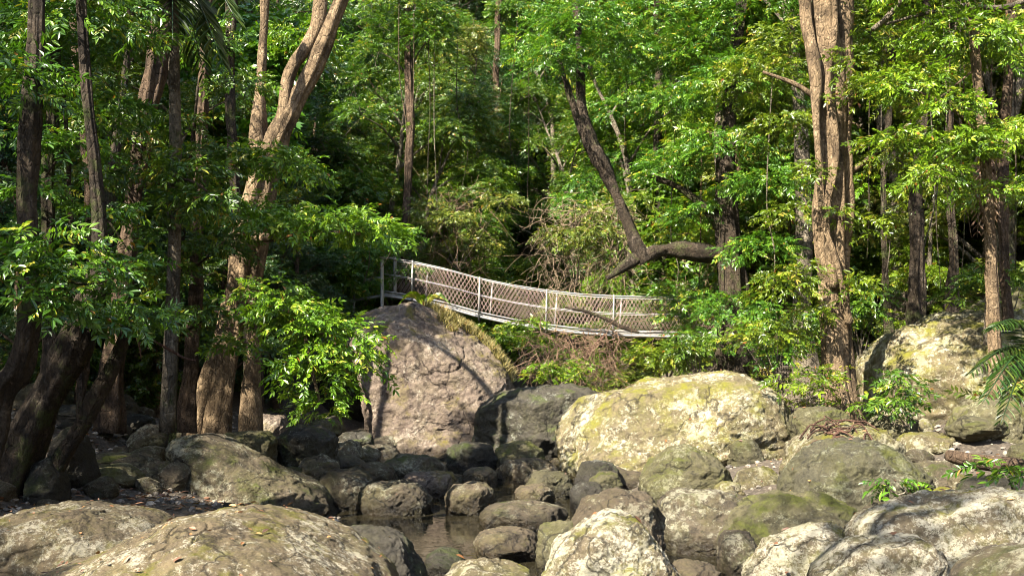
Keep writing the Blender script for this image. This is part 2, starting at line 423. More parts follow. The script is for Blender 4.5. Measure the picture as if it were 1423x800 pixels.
def poly_radius(poly, c):
    p = np.array(poly, float); q = np.roll(p, -1, 0); out = []
    for a in np.radians(np.arange(360)):
        d = np.array([math.cos(a), math.sin(a)]); best = 0
        e = q - p; den = d[0] * e[:, 1] - d[1] * e[:, 0]; w = p - c
        with np.errstate(all='ignore'):
            t = (w[:, 0] * e[:, 1] - w[:, 1] * e[:, 0]) / den; u = (w[:, 0] * d[1] - w[:, 1] * d[0]) / den
        ok = (t > 0) & (u >= -1e-6) & (u <= 1 + 1e-6) & np.isfinite(t)
        out.append(t[ok].max() if ok.any() else np.nan)
    o = np.array(out); o = np.where(np.isnan(o), np.nanmean(o), o)
    k = np.exp(-(np.arange(-12, 13) / 5.) ** 2); k /= k.sum()
    return np.convolve(np.concatenate([o[-12:], o, o[:12]]), k, 'valid')
def boulder(label, poly, D, depth, mat, seed, name="boulder", n=7, rough=.075, cuts=5, group=None):
    ys = [q[1] for q in poly]; y0, hh = min(ys), max(ys) - min(ys)
    poly = [(x, y + max(0, (y - y0) / hh - .55) * hh * .9) for x, y in poly]      # the foot of the rock is buried
    w = np.array([P(x, y, D) for x, y in poly])[:, [0, 2]]
    c = (w.min(0) + w.max(0)) / 2
    rth = poly_radius(w, c); size = rth.mean()
    V, F = shape_rock(rth, depth, seed, n, rough, cuts, size)
    V = V + np.array([c[0], D, c[1]])
    o = mesh_obj(name, V, F, mat, origin=(c[0], D, c[1]))
    tag(o, label, "rock" if name != "boulder" else "boulder", group)
    ROCKS_BVH.append((V, F)); return o
def oval(x0, x1, y0, y1, seed, flat=0):
    r = np.random.default_rng(seed + 900); a = np.linspace(0, 2 * math.pi, 14, endpoint=False)
    e = .78
    cx, cy_, rx, ry = (x0 + x1) / 2, (y0 + y1) / 2, (x1 - x0) / 2, (y1 - y0) / 2
    j = r.uniform(.90, 1.06, 14)
    return [(cx + rx * np.sign(math.cos(t)) * abs(math.cos(t)) ** e * k, cy_ - ry * np.sign(math.sin(t)) * abs(math.sin(t)) ** e * k) for t, k in zip(a, j)]

boulder("huge pinkish boulder under the left end of the footbridge", [(488, 480), (496, 440), (526, 426), (572, 424), (612, 438), (652, 462), (690, 492), (709, 520), (712, 550), (700, 585), (665, 625), (600, 655), (540, 650), (515, 610), (512, 545), (497, 505)], 25.5, 5.5, ROCK_PINK, 3, n=8, rough=.06, cuts=7)
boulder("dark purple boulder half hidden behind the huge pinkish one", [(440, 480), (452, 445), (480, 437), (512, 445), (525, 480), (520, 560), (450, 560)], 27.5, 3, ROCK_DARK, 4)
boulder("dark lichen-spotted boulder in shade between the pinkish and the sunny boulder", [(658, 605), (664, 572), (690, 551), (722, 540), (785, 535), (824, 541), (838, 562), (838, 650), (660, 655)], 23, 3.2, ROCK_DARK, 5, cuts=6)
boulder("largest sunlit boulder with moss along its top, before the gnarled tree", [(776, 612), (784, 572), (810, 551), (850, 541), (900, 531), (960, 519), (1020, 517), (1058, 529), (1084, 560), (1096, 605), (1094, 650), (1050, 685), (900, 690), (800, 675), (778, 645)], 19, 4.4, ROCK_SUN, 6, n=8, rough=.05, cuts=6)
boulder("olive rounded boulder leaning on the lower right of the largest sunlit boulder", [(888, 668), (903, 641), (930, 622), (955, 617), (985, 630), (1010, 655), (1030, 690), (1015, 715), (930, 720), (893, 700)], 15.5, 1.6, ROCK_MOSS, 7, cuts=4)
boulder("sunlit crest of rock carrying the pile of red bark strips", [(1090, 645), (1100, 615), (1130, 599), (1180, 589), (1222, 595), (1247, 617), (1255, 670), (1090, 680)], 14.6, 1.9, ROCK_SUN, 8, cuts=4)
boulder("broad grey-green boulder below the red bark strips", [(1083, 685), (1098, 652), (1124, 627), (1150, 614), (1200, 609), (1240, 626), (1272, 652), (1293, 680), (1292, 715), (1250, 740), (1180, 745), (1100, 725)], 13, 2.0, ROCK_GREYSUN, 9, cuts=4)
boulder("mossy half-shaded boulder in the creek below the broad grey-green one", [(993, 750), (1010, 716), (1050, 693), (1090, 686), (1140, 688), (1182, 700), (1197, 722), (1187, 752), (1130, 775), (1060, 788), (1003, 780)], 11.3, 1.4, ROCK_MOSS, 10, cuts=4)
boulder("wide pale cracked boulder filling the bottom right of the photo", [(1172, 770), (1200, 727), (1230, 706), (1290, 696), (1340, 686), (1400, 683), (1470, 690), (1500, 870), (1180, 870)], 8.6, 2.0, ROCK_NEARPALE, 11, n=8, rough=.06, cuts=7)
boulder("low pale boulder directly in front of the wide cracked one", [(1135, 800), (1180, 757), (1220, 743), (1260, 741), (1300, 766), (1328, 812), (1325, 880), (1125, 880)], 7.3, 1.2, ROCK_NEARPALE, 12)
boulder("pale flat-topped boulder left of the wide cracked one", [(1036, 800), (1068, 752), (1120, 736), (1160, 728), (1187, 741), (1190, 830), (1040, 840)], 8.8, 1.2, ROCK_NEARPALE, 13)
boulder("grey boulder cut off by the bottom right corner", [(1350, 810), (1385, 780), (1420, 764), (1470, 762), (1500, 860), (1350, 870)], 5.6, 1.2, ROCK_GREY, 14)
boulder("bright sunlit pointed boulder at the bottom centre", [(742, 815), (772, 762), (800, 736), (840, 712), (880, 718), (915, 750), (947, 802), (955, 880), (735, 880)], 7.8, 1.3, ROCK_NEARPALE, 15, n=8, rough=.06)
boulder("tan boulder just behind the bright pointed one", [(793, 725), (815, 691), (860, 680), (900, 690), (922, 717), (915, 770), (795, 770)], 10.3, 1.2, ROCK_TAN, 16)
boulder("long flat sunlit boulder spread across the bottom left foreground", [(-20, 840), (60, 796), (140, 770), (200, 742), (262, 719), (340, 713), (400, 727), (462, 750), (512, 780), (545, 808), (580, 950), (-40, 950)], 6.3, 3.0, ROCK_NEAR, 17, n=8, rough=.045, cuts=3)
boulder("leaf-strewn boulder in the bottom left corner of the photo", [(-120, 800), (-70, 740), (0, 722), (60, 705), (120, 702), (180, 714), (232, 727), (250, 860), (-120, 880)], 7.6, 2.0, ROCK_NEAR, 18, n=8, rough=.05, cuts=3)
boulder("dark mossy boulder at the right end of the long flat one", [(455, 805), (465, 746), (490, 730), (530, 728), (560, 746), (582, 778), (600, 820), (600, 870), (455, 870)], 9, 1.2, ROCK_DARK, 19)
boulder("long lichen-blotched slab sloping down to the pool on the left bank", [(233, 665), (245, 614), (290, 602), (340, 624), (390, 650), (440, 672), (485, 704), (482, 735), (380, 735), (280, 715), (238, 700)], 14.5, 2.0, ROCK_GREY, 20, rough=.07, cuts=6)
boulder("upright dark boulder on the stony left bank", [(70, 700), (78, 612), (95, 588), (116, 608), (130, 655), (128, 700)], 12.5, .9, ROCK_DARK, 21)
boulder("small slanted rock at the foot of the leftmost trunk", [(38, 700), (48, 645), (70, 632), (88, 660), (92, 705)], 11.5, .7, ROCK_DARK, 22, n=5)
boulder("big mossy boulder on the right bank below the palm fronds", [(1188, 560), (1198, 502), (1230, 462), (1285, 438), (1350, 436), (1430, 440), (1540, 450), (1580, 640), (1200, 620)], 20.5, 5, ROCK_SUN, 23, cuts=6)
boulder("pale green boulder behind the palm fronds at the right edge", [(1330, 500), (1345, 430), (1400, 402), (1500, 405), (1520, 540), (1340, 540)], 23, 3, ROCK_MOSS, 24)

# (x0, x1, y0, y1, D, depth, material, label)
SMALL = [
 (345, 402, 574, 622, 20, 1.2, ROCK_PINK, "pale pinkish rock showing behind the drooping leafy branch"),
 (384, 468, 590, 652, 18, 1.4, ROCK_DARK, "dark mossy rock behind the lichen-blotched slab"),
 (300, 385, 598, 650, 17, 1.2, ROCK_MOSS, "mossy rock resting on the back of the lichen-blotched slab"),
 (436, 524, 652, 712, 15.2, 1.1, ROCK_GREY, "grey rock at the pool end of the lichen-blotched slab"),
 (420, 470, 638, 668, 17.5, .8, ROCK_TAN, "small tan rock catching sun left of the pool"),
 (497, 548, 640, 676, 17.6, .8, ROCK_TAN, "round tan rock below the huge pinkish boulder"),
 (496, 598, 666, 716, 14.6, 1.1, ROCK_GREY, "dark wet rock on the far edge of the pool"),
 (530, 622, 632, 672, 18.6, 1.2, ROCK_GREY, "grey rock at the foot of the huge pinkish boulder"),
 (455, 505, 612, 648, 20.5, 1.0, ROCK_GREY, "grey rock left of the huge pinkish boulder's foot"),
 (618, 690, 670, 712, 14.6, .9, ROCK_TAN, "low tan rock standing in the pool"),
 (668, 790, 697, 728, 13.4, 1.1, ROCK_GREY, "broad flat wet rock across the middle of the pool"),
 (640, 692, 649, 671, 17.6, .7, ROCK_TAN, "low reddish rock beyond the pool"),
 (690, 778, 636, 676, 17.9, 1.1, ROCK_TAN, "pale flat rock below the dark shaded boulder"),
 (716, 772, 673, 695, 15.2, .7, ROCK_TAN, "smooth pinkish rock between the pools"),
 (733, 797, 654, 684, 16.2, .8, ROCK_MOSS, "moss-capped rock left of the largest sunlit boulder"),
 (790, 842, 670, 708, 14.5, .8, ROCK_DARK, "round brown rock under the largest sunlit boulder"),
 (818, 864, 656, 682, 16.0, .7, ROCK_MOSS, "small green-topped rock touching the largest sunlit boulder"),
 (660, 752, 734, 766, 11.3, 1.0, ROCK_TAN, "flat reddish rock holding wet leaves in the pool"),
 (745, 808, 722, 790, 10.2, .8, ROCK_MOSS, "dark mossy rock left of the tan boulder"),
 (914, 1038, 678, 756, 11.9, 1.3, ROCK_GREY, "speckled grey rock left of the mossy half-shaded boulder"),
 (1018, 1090, 650, 712, 15.0, 1.1, ROCK_SUN, "pale sunlit rock wedged right of the olive boulder"),
 (618, 742, 780, 840, 7.2, .9, ROCK_SUN, "pale rock cut by the bottom edge left of the bright pointed boulder"),
 (590, 648, 762, 800, 10.2, .6, ROCK_DARK, "small wet rock in the pool near the bottom edge"),
 (930, 1000, 780, 830, 8, .7, ROCK_TAN, "tan rock right of the bright pointed boulder"),
 (688, 756, 612, 652, 20.6, 1.0, ROCK_MOSS, "green rock at the foot of the dark shaded boulder"),
 (618, 690, 615, 655, 20.6, 1.0, ROCK_DARK, "blackish rock right of the huge pinkish boulder's foot"),
 (1205, 1278, 574, 612, 17.5, 1.0, ROCK_MOSS, "mossy rock right of the forked tree's foot"),
 (1248, 1334, 600, 645, 14.8, 1.1, ROCK_SUN, "pale flat rock behind the broad grey-green boulder"),
 (1330, 1440, 556, 630, 16.0, 1.6, ROCK_MOSS, "mossy rock behind the fallen log"),
 (1270, 1345, 640, 690, 13.0, .9, ROCK_GREY, "grey rock under the near end of the fallen log"),
 (1340, 1430, 660, 715, 11, 1.0, ROCK_DARK, "dark rock below the fallen log"),
 (1100, 1180, 565, 612, 17.0, 1.2, ROCK_MOSS, "low rock around the roots of the forked tree"),
 (330, 395, 640, 670, 16.5, .8, ROCK_GREY, "flat grey stone between two mossy rocks on the left bank"),
 (180, 240, 590, 628, 17.0, .9, ROCK_GREY, "grey stone on the leaf-littered left bank"),
 (150, 215, 575, 605, 19, .9, ROCK_DARK, "dark stone under the trees at the top of the left bank"),
 (255, 310, 575, 606, 19, .9, ROCK_MOSS, "mossy stone against the roots of the leaning tree"),
 (195, 245, 640, 672, 14, .7, ROCK_TAN, "brown stone beside the lichen-blotched slab"),
 (470, 520, 600, 630, 21.5, .9, ROCK_DARK, "dark stone in front of the huge pinkish boulder's left side"),
 (560, 640, 655, 690, 16.4, .9, ROCK_PINK, "pinkish stone beyond the tan pool rock"),
 (850, 905, 680, 720, 13.4, .8, ROCK_GREY, "grey stone between the olive and the tan boulder"),
 (800, 860, 640, 690, 16.6, .9, ROCK_DARK, "wet dark stone at the waterline of the largest sunlit boulder"),
 (1000, 1050, 735, 790, 10, .7, ROCK_GREY, "wet grey stone below the mossy half-shaded boulder"),
]
for k, (x0, x1, y0, y1, D, dep, m, lab) in enumerate(SMALL):
    boulder(lab, oval(x0, x1, y0, y1 + 8, k), D, dep * 1.1, m, 40 + k, name="rock", n=6, rough=.10, cuts=6)

rr = np.random.default_rng(77)
PACK = [("creek", 52, (400, 880), (16.0, 24.5), (.20, .48), (ROCK_GREY, ROCK_TAN, ROCK_SUN, ROCK_GREY, ROCK_MOSS)),
        ("left", 30, (40, 420), (13.0, 21), (.18, .45), (ROCK_GREY, ROCK_DARK, ROCK_MOSS)),
        ("right", 30, (1010, 1420), (11.5, 19), (.16, .42), (ROCK_GREYSUN, ROCK_SUN, ROCK_MOSS, ROCK_GREY)),
        ("front", 46, (480, 1120), (9.0, 13.5), (.10, .24), (ROCK_GREY, ROCK_TAN, ROCK_SUN, ROCK_DARK))]
PACK_LAB = {"creek": ("rock packed in the creek bed between the pool and the big boulders", "rocks packed in the creek bed"),
            "left": ("shaded rock half sunk in the dark left bank", "rocks on the left bank"),
            "right": ("rock lodged between the boulders of the right bank", "rocks on the right bank"),
            "front": ("small rock wedged in a gap round the near pool", "rocks round the near pool")}
for zone, n, fx, fy, fs, mats in PACK:
    for k in range(n):
        D = rr.uniform(*fy); x = (rr.uniform(*fx) - CX) / F_PX * D; s_ = rr.uniform(*fs)
        rth = s_ * (1 + .18 * np.sin(np.radians(np.arange(360)) * 2 + rr.uniform(0, 6)) + .10 * np.sin(np.radians(np.arange(360)) * 3 + rr.uniform(0, 6)))
        V, F = shape_rock(rth, s_ * rr.uniform(1.6, 2.6), 700 + k + len(zone) * 60, 5, .10, 9, s_)
        V[:, 2] *= rr.uniform(.55, .85)
        c = np.array([x, D, float(ground_z(np.array([x]), np.array([D]))[0]) + s_ * rr.uniform(.1, .35)])
        o = mesh_obj("rock", V + c, F, mats[int(rr.integers(len(mats)))], origin=c); o.rotation_euler = (0, 0, 0)
        tag(o, PACK_LAB[zone][0], "rock", PACK_LAB[zone][1]); ROCKS_BVH.append((V + c, F))
GN, GF = ico(2); GN = np.array(GN)
n = 9000; gx_ = np.concatenate([rr.uniform(-9.5, 10.5, n)]); gy_ = rr.uniform(8.5, 24, n)
gs = rr.uniform(.015, .06, n) ** 1.0; gz = ground_z(gx_, gy_) + gs * .2
jit = rr.uniform(.65, 1.2, (n, len(GN), 1)); ax = rr.uniform(.6, 1.25, (n, 1, 3)) * np.array([1, 1, .65])
V = GN[None] * jit * ax * gs[:, None, None] + np.column_stack([gx_, gy_, gz])[:, None]
F = (np.arange(n)[:, None, None] * len(GN) + GF[None]).reshape(-1, 3)
def gravel_mat():
    m, t, b = nt("gravel"); at = node(t, "ShaderNodeAttribute", attribute_name="rnd")
    t.links.new(ramp(t, at.outputs["Fac"], [(0, (.05, .042, .034)), (.5, (.13, .11, .085)), (1, (.26, .22, .17))]), b.inputs["Base Color"]); b.inputs["Roughness"].default_value = .85; return m
tag(mesh_obj("gravel", V.reshape(-1, 3), F, gravel_mat(), rnd=np.repeat(rr.uniform(0, 1, n), len(GN)), smooth=False), "mixed gravel and pebbles filling the gaps between the rocks", "gravel", kind="stuff")

# loose stones: a few shapes, many copies
protos = []
for k in range(8):
    r = np.random.default_rng(300 + k)
    rth = r.uniform(.8, 1.15) * (1 + .15 * np.sin(np.radians(np.arange(360)) * 2 + r.uniform(0, 6)))
    V, F = shape_rock(rth, r.uniform(1.4, 2.2), 300 + k, 5, .10, 11, 1.)
    V[:, 2] *= .62
    protos.append((V, F))
stone_lab = {"bank": "loose stone lying on the dark leaf-littered left bank", "creek": "small stone scattered along the creek bed", "right": "small stone among the rocks of the right bank"}
meshes = {}
cnt = 0
for zone, n, fx, fy, sz, mats in (("bank", 170, (-8.2, -3.2), (10, 21), (.06, .22), (ROCK_TAN, ROCK_GREY, ROCK_DARK)),
                                  ("creek", 110, (-3.4, 3.6), (8, 23), (.07, .24), (ROCK_GREY, ROCK_TAN, ROCK_DARK)),
                                  ("right", 55, (4.2, 9.5), (9, 21), (.08, .25), (ROCK_GREY, ROCK_SUN, ROCK_MOSS))):
    for _ in range(n):
        x, y = RNG.uniform(*fx), RNG.uniform(*fy); s = RNG.uniform(*sz)
        if zone == 'creek' and 9 < y < 14.5 and abs(x + .9) < 1.5: y += 7
        k = int(RNG.integers(8)); mi = int(RNG.integers(len(mats))); key = (k, mats[mi].name)
        if key not in meshes:
            o = mesh_obj("stone", protos[k][0], protos[k][1], mats[mi]); meshes[key] = o.data
        else:
            o = bpy.data.objects.new("stone", meshes[key]); COL.objects.link(o)
        o.location = (x, y, float(ground_z(np.array([x]), np.array([y]))[0]) + s * .25)
        o.scale = (s, s, s); o.rotation_euler = (RNG.uniform(-.3, .3), RNG.uniform(-.3, .3), RNG.uniform(0, 6.28))
        tag(o, stone_lab[zone], "stone", {"bank": "loose stones on the left bank", "creek": "stones along the creek bed", "right": "stones on the right bank"}[zone])

# ------------------------------------------------------------------ foliage
def leaf_arrays(base, d, nrm, L, W, hi=False):
    """Leaves from base points, directions and normals: folded blades."""
    s = np.cross(d, nrm); s /= np.linalg.norm(s, axis=-1, keepdims=True) + 1e-9
    nrm = np.cross(s, d)
    L, W = L[:, None], W[:, None]
    if hi:
        V = np.stack([base, base + d * L * .3 + s * W * .42 + nrm * W * .10, base + d * L * .65 + s * W * .40 + nrm * W * .06,
                      base + d * L - nrm * L * .10, base + d * L * .65 - s * W * .40 + nrm * W * .06, base + d * L * .3 - s * W * .42 + nrm * W * .10], 1)
        q = np.arange(len(base))[:, None, None] * 6 + np.array([[0, 1, 2, 3], [0, 3, 4, 5]])[None]
        return V.reshape(-1, 3), q.reshape(-1, 4), 6
    V = np.stack([base, base + d * L * .42 + s * W * .5, base + d * L - nrm * L * .08, base + d * L * .42 - s * W * .5], 1)
    q = np.arange(len(base))[:, None] * 4 + np.array([0, 1, 2, 3])[None]
    return V.reshape(-1, 3), q, 4

def spray_template(seed, pairs=6, leaf=.36, width=.115, hi=False):
    r = np.random.default_rng(seed); b, d, nn, L, W = [], [], [], [], []
    for k in range(pairs):
        t = .15 + .8 * k / (pairs - 1)
        for sg in (-1, 1):
            a = math.radians(r.uniform(38, 66)) * sg
            dd = np.array([math.cos(a), math.sin(a), r.uniform(-.45, .05)]); b.append([t, 0, -.16 * t * t + r.uniform(-.03, .03)])
            d.append(dd / np.linalg.norm(dd)); nn.append([r.normal() * .6, r.normal() * .6, 1]); L.append(leaf * r.uniform(.75, 1.15) * (1 - .35 * abs(t - .5))); W.append(width * r.uniform(.8, 1.2))
    b.append([1, 0, -.16]); d.append([.95, 0, -.3]); nn.append([0, .1, 1]); L.append(leaf); W.append(width)
    return leaf_arrays(*[np.array(z, float) for z in (b, d, nn, L, W)], hi=hi)
TPL = {"a": [spray_template(k) for k in range(5)], "b": [spray_template(40 + k, 9, .21, .095) for k in range(5)],
       "d": [spray_template(80 + k, 4, .55, .23) for k in range(5)],
       "c": [spray_template(60 + k, 5, .46, .135) for k in range(5)]}
TPL_HI = [spray_template(20, 5, .42, .14, True), spray_template(21, 7, .30, .11, True), spray_template(22, 4, .52, .15, True), spray_template(23, 3, .48, .20, True), spray_template(24, 8, .24, .10, True), spray_template(25, 6, .36, .12, True)]

def rot_from(az, pitch, roll):
    ca, sa, cp, sp, cr, sr = np.cos(az), np.sin(az), np.cos(pitch), np.sin(pitch), np.cos(roll), np.sin(roll)
    X = np.stack([cp * ca, cp * sa, sp], -1); Y0 = np.stack([-sa, ca, 0 * sa], -1); Z0 = np.cross(X, Y0)
    Yv = Y0 * cr[:, None] + Z0 * sr[:, None]; Zv = np.cross(X, Yv)
    return np.stack([X, Yv, Zv], -1)

def sprays(pos, az, pitch, roll, scale, rng, hi=False, lo=0., span=1., style="a"):
    """All sprays as one (V, F, rnd) triple."""
    T = TPL_HI if hi else TPL[style]; Vs, Fs, Rs, n = [], [], [], 0
    which = rng.integers(len(T), size=len(pos)); R = rot_from(az, pitch, roll)
    tone = rng.beta(2, 2.4, size=len(pos)) * span + lo
    for w in range(len(T)):
        m = which == w
        if not m.any(): continue
        tv, tf, per = T[w]; k = int(m.sum())
        V = pos[m][:, None] + scale[m][:, None, None] * np.einsum('kij,vj->kvi', R[m], tv)
        Vs.append(V.reshape(-1, 3)); nv = len(tv)
        Fs.append((np.arange(k)[:, None, None] * nv + tf[None]).reshape(-1, 4) + n); n += k * nv
        rr = tone[m][:, None] + rng.normal(size=(k, nv // per)) * .13
        rr = np.where(rng.random(rr.shape) < .006, 1., np.clip(rr, 0, .94)); Rs.append(np.repeat(rr.ravel(), per))
    return np.vstack(Vs), np.vstack(Fs), np.concatenate(Rs)

def lobe_foliage(lobes, rng, per_m2=14, scale=(.35, .6), hi=False, droop=(-.75, .15), style="a"):
    """lobes: rows (x, y, z, rx, rz). Sprays sit through the outer shell of each lobe and point outwards."""
    P_, A_, Pt, R_, S_ = [], [], [], [], []
    for x, y, z, rx, rz in lobes:
        n = max(6, int(per_m2 * 4 * (rx * rx + rx * rz) * .8))
        u = rng.normal(size=(n, 3)); u /= np.linalg.norm(u, axis=1)[:, None]
        u[:, 2] = np.where(u[:, 2] < -.45, -u[:, 2], u[:, 2])
        rad = rng.uniform(.25, 1., n) ** .55
        wob = 1 + .35 * vnoise(u * 1.9 + x * 3.1 + z * 1.7, 3)
        P_.append(np.array([x, y, z]) + u * (rad * wob)[:, None] * np.array([rx, rx, rz]))
        A_.append(np.arctan2(u[:, 1], u[:, 0]) + rng.normal(size=n) * .7)
        Pt.append(rng.uniform(*droop, n) + .35 * u[:, 2]); R_.append(rng.normal(size=n) * .65); S_.append(rng.uniform(*scale, n))
    return sprays(*[np.concatenate(z) for z in (P_, A_, Pt, R_, S_)], rng, hi, style=style)

# ---- forest trees: a few kinds, copied
def forest_tree(kind, seed, H, leafm, barkm, label, style="a", dens=64, sz=(.17, .34), fmin=.07):
    r = np.random.default_rng(seed)
    t = thing(kind, label, "tree", (0, 0, 0))
    mb = MB(); lean = r.normal(size=2) * .5
    def C(h): return np.array([lean[0] * (h / H) ** 2 * 2 + .15 * math.sin(h * 1.1 + seed), lean[1] * (h / H) ** 2 * 2 + .15 * math.cos(h * .9 + seed), h])
    hs = np.linspace(-.6, H * .95, 9); rad = np.interp(hs, [-.6, 0, H], [.018 * H + .04, .014 * H + .03, .02])
    mb.tube([C(h) for h in hs], rad, 9, 4, rough=.12, flare=.5, seed=seed)
    lobes = []
    nl = int(10 + H * 1.5)
    for k in range(nl):
        f = r.uniform(fmin, 1.); h = H * f; spread = H * .26 * math.sin(math.pi * min(1, .2 + f * .72)) * r.uniform(.35, 1.15)
        a = r.uniform(0, 2 * math.pi); c = C(h) + np.array([math.cos(a) * spread, math.sin(a) * spread, r.uniform(-.2, .4)])
        s = r.uniform(.55, 1.15) * (H / 10) ** .5
        lobes.append((*c, s, s * r.uniform(.45, .8)))
        b0 = C(max(.3, h - spread * .6)); mid = (b0 + c) / 2 + np.array([0, 0, .12 * spread])
        mb.tube([b0, mid, c], [.09 * (1.1 - f * .7), .055 * (1.1 - f * .7), .012], 5, 4)
    for x, y, z, rx, rz in lobes:                        # bare twigs poking through the leaves
        for _ in range(4):
            u = r.normal(size=3); u /= np.linalg.norm(u); o = np.array([x, y, z]); k1 = u * rx * r.uniform(.8, 1.5)
            mb.tube([o, o + k1 * .5 + r.normal(size=3) * .1, o + k1], [.012, .009, .004], 3, 3)
    mb.build("trunk", barkm, t)
    V, F, rn = lobe_foliage(lobes, r, dens, sz, style=style); mesh_obj("crown", V, F, leafm, t, rnd=rn, smooth=False)
    return t
KINDS = [forest_tree("rainforest_tree", 101, 11, LEAF, BARK_PALE, "x"), forest_tree("rainforest_tree", 102, 9, LEAF_BRIGHT, BARK_TAN, "x", "b", 42, (.28, .5)),
         forest_tree("rainforest_tree", 103, 12.5, LEAF_OLIVE, BARK_PALE, "x", "c", 60, (.17, .34)), forest_tree("rainforest_tree", 104, 10, LEAF_DARK, BARK_RED, "x", "a"),
         forest_tree("rainforest_tree", 105, 7, LEAF, BARK_TAN, "x", "d", 30, (.26, .46)), forest_tree("rainforest_tree", 106, 6, LEAF_BRIGHT, BARK_PALE, "x", "c", 62, (.17, .34)),
         forest_tree("emergent_tree", 107, 19, LEAF, BARK_PALE, "x", "b", 40, (.3, .5), fmin=.62),
         forest_tree("emergent_tree", 108, 17, LEAF, BARK_PALE, "x", "a", .8, (.35, .6), fmin=.68)]
used = set()
def place_tree(k, x, y, s, label, group, rz=None):
    z = float(ground_z(np.array([x]), np.array([y]))[0])
    rz = RNG.uniform(0, 6.28) if rz is None else rz
    if k not in used:
        used.add(k); t = KINDS[k]; t.location = (x, y, z); t.rotation_euler = (0, 0, rz); t.scale = (s, s, s)
        tag(t, label, "tree", group); return t
    t = dup(KINDS[k], (x, y, z), rz, s, label, group, (RNG.normal() * .05, RNG.normal() * .05)); return t

def zone_of(px, y):
    if px < 480: return ("shaded rainforest tree on the dark hillside behind the leaning tree", "forest trees on the left")
    if px < 700: return ("rainforest tree on the slope rising behind the huge pinkish boulder", "forest trees behind the bridge's left end")
    if px < 960: return ("sunlit rainforest tree on the slope rising behind the footbridge", "forest trees behind the bridge")
    return ("sunny rainforest tree in the dense forest right of the gnarled tree", "forest trees on the right")
pts = []
for y in np.arange(25, 78, 3.1):
    for x in np.arange(-.60 * y - 3, .60 * y + 3, 3.0):
        xx, yy = x + RNG.uniform(-1.2, 1.2), y + RNG.uniform(-1.2, 1.2); px = CX + xx / yy * F_PX
        if yy < 33.5 and 400 < px < 1010: continue         # creek and bridge
        if yy < 30 and 340 < px < 1060: continue
        if yy < 48 and 662 < px < 762: continue            # the dark gully
        if yy < 26 and px > 1190: continue
        if yy < 38 and 725 < px < 890: continue
        if yy > 64 and abs(px - 700) > 230: continue
        pts.append((xx, yy, px))
for xx, yy, px in pts:
    if yy > 44 and 650 < px < 775: k = 3  # deep-leaved kind puts the gully's shade into the leaf colour
    elif px < 480: k = int(RNG.choice([0, 3, 3, 4, 0]))
    elif px < 700: k = int(RNG.choice([0, 0, 3, 2, 4, 5]))
    else: k = int(RNG.choice([1, 1, 2, 0, 5, 4]))
    place_tree(k, xx, yy, RNG.uniform(.8, 1.25), *zone_of(px, yy))
print("forest trees", len(pts))

for (px, y, s) in [(1010, 31, 1.0), (1120, 25.5, .95), (1250, 29, 1.05), (940, 44, 1.0), (1380, 27, 1.0), (1330, 35, 1.0)]:  # crowns above the frame, added to dapple the forest with shade
    place_tree(6, (px - CX) / F_PX * y, y, s, "tall straight tree added for shade, its crown out of view above", "tall canopy trees")
# unseen trees put in beside and behind the camera on the left bank to throw the shade over the left of the picture
for (x, y, k, s) in [(-8.2, 2.0, 0, .52), (-9.6, 5.2, 3, .8), (-12.6, 7.8, 2, .94), (-15, 12, 0, 1.0), (-12.5, 16.0, 3, .9), (-14.5, 19, 0, .85), (-15.0, 22.5, 0, 1.0), (-18, 15, 2, 1.0)]:
    place_tree(k, x, y, s, "unseen shade tree on the left bank beside the camera", "left bank trees")

for (px, y, k, s) in [(30, 17, 3, .42), (95, 19, 4, .5), (140, 22, 3, .5), (185, 24, 3, .45), (225, 21.5, 4, .42), (245, 26, 3, .6), (300, 23.5, 3, .5), (330, 26, 4, .6), (385, 25, 3, .45), (60, 24, 0, .5), (415, 28, 3, .55), (10, 21, 3, .6), (280, 28, 0, .6), (455, 29.5, 4, .5)]:
    place_tree(k, (px - CX) / F_PX * y, y, s, "low dark sapling filling the shade between the trunks on the left", "shaded saplings on the left")

for (x, y, s) in [(-4.9, 1.2, .8)]:  # out-of-view tree put in only for its dappled shade
    place_tree(7, x, y, s, "unseen thin-crowned tree added behind the camera to dapple the creek with shade", "added shade trees behind the camera")

# ------------------------------------------------------------------ trees with their own shape
def own_tree(name, label, stems, D, barkm, leafm=None, lobes=(), hi=True, per=74, scale=(.16, .29), limbs=(), seed=0, group=None, flare=.5):
    """stems: lists of (px, py, half width in px[, D]); the first is the trunk. lobes: (px, py, D, rx, rz) leaf masses."""
    r = np.random.default_rng(seed + 500)
    def pr(row): return P(row[0], row[1], row[3] if len(row) > 3 else D), row[2] / F_PX * (row[3] if len(row) > 3 else D)
    base, _ = pr(stems[0][0])
    t = thing(name, label, "tree", base, group)
    for k, st in enumerate(stems):
        q = [pr(s) for s in st]; mb = MB()
        wob = r.uniform(.80, 1.2, len(q)) if k else r.uniform(.9, 1.1, len(q)); mb.tube([a for a, _ in q], [b * w for (_, b), w in zip(q, wob)], 36 if k == 0 else 16, 14, rough=.30, flare=flare if k == 0 else 0, seed=seed + k, flute=.16 if k == 0 else .10)
        mb.build("trunk" if k == 0 else "limb", barkm, t)
    for st in limbs:
        q = [pr(s) for s in st]; mb = MB(); mb.tube([a for a, _ in q], [b for _, b in q], 7, 8, rough=.1, seed=seed); mb.build("branch", barkm, t)
    if len(lobes):
        L = [(*P(px, py, d), rx, rz) for px, py, d, rx, rz in lobes]
        V, F, rn = lobe_foliage(L, r, per, scale, hi); mesh_obj("crown", V, F, leafm, t, rnd=rn, smooth=False)
    return t

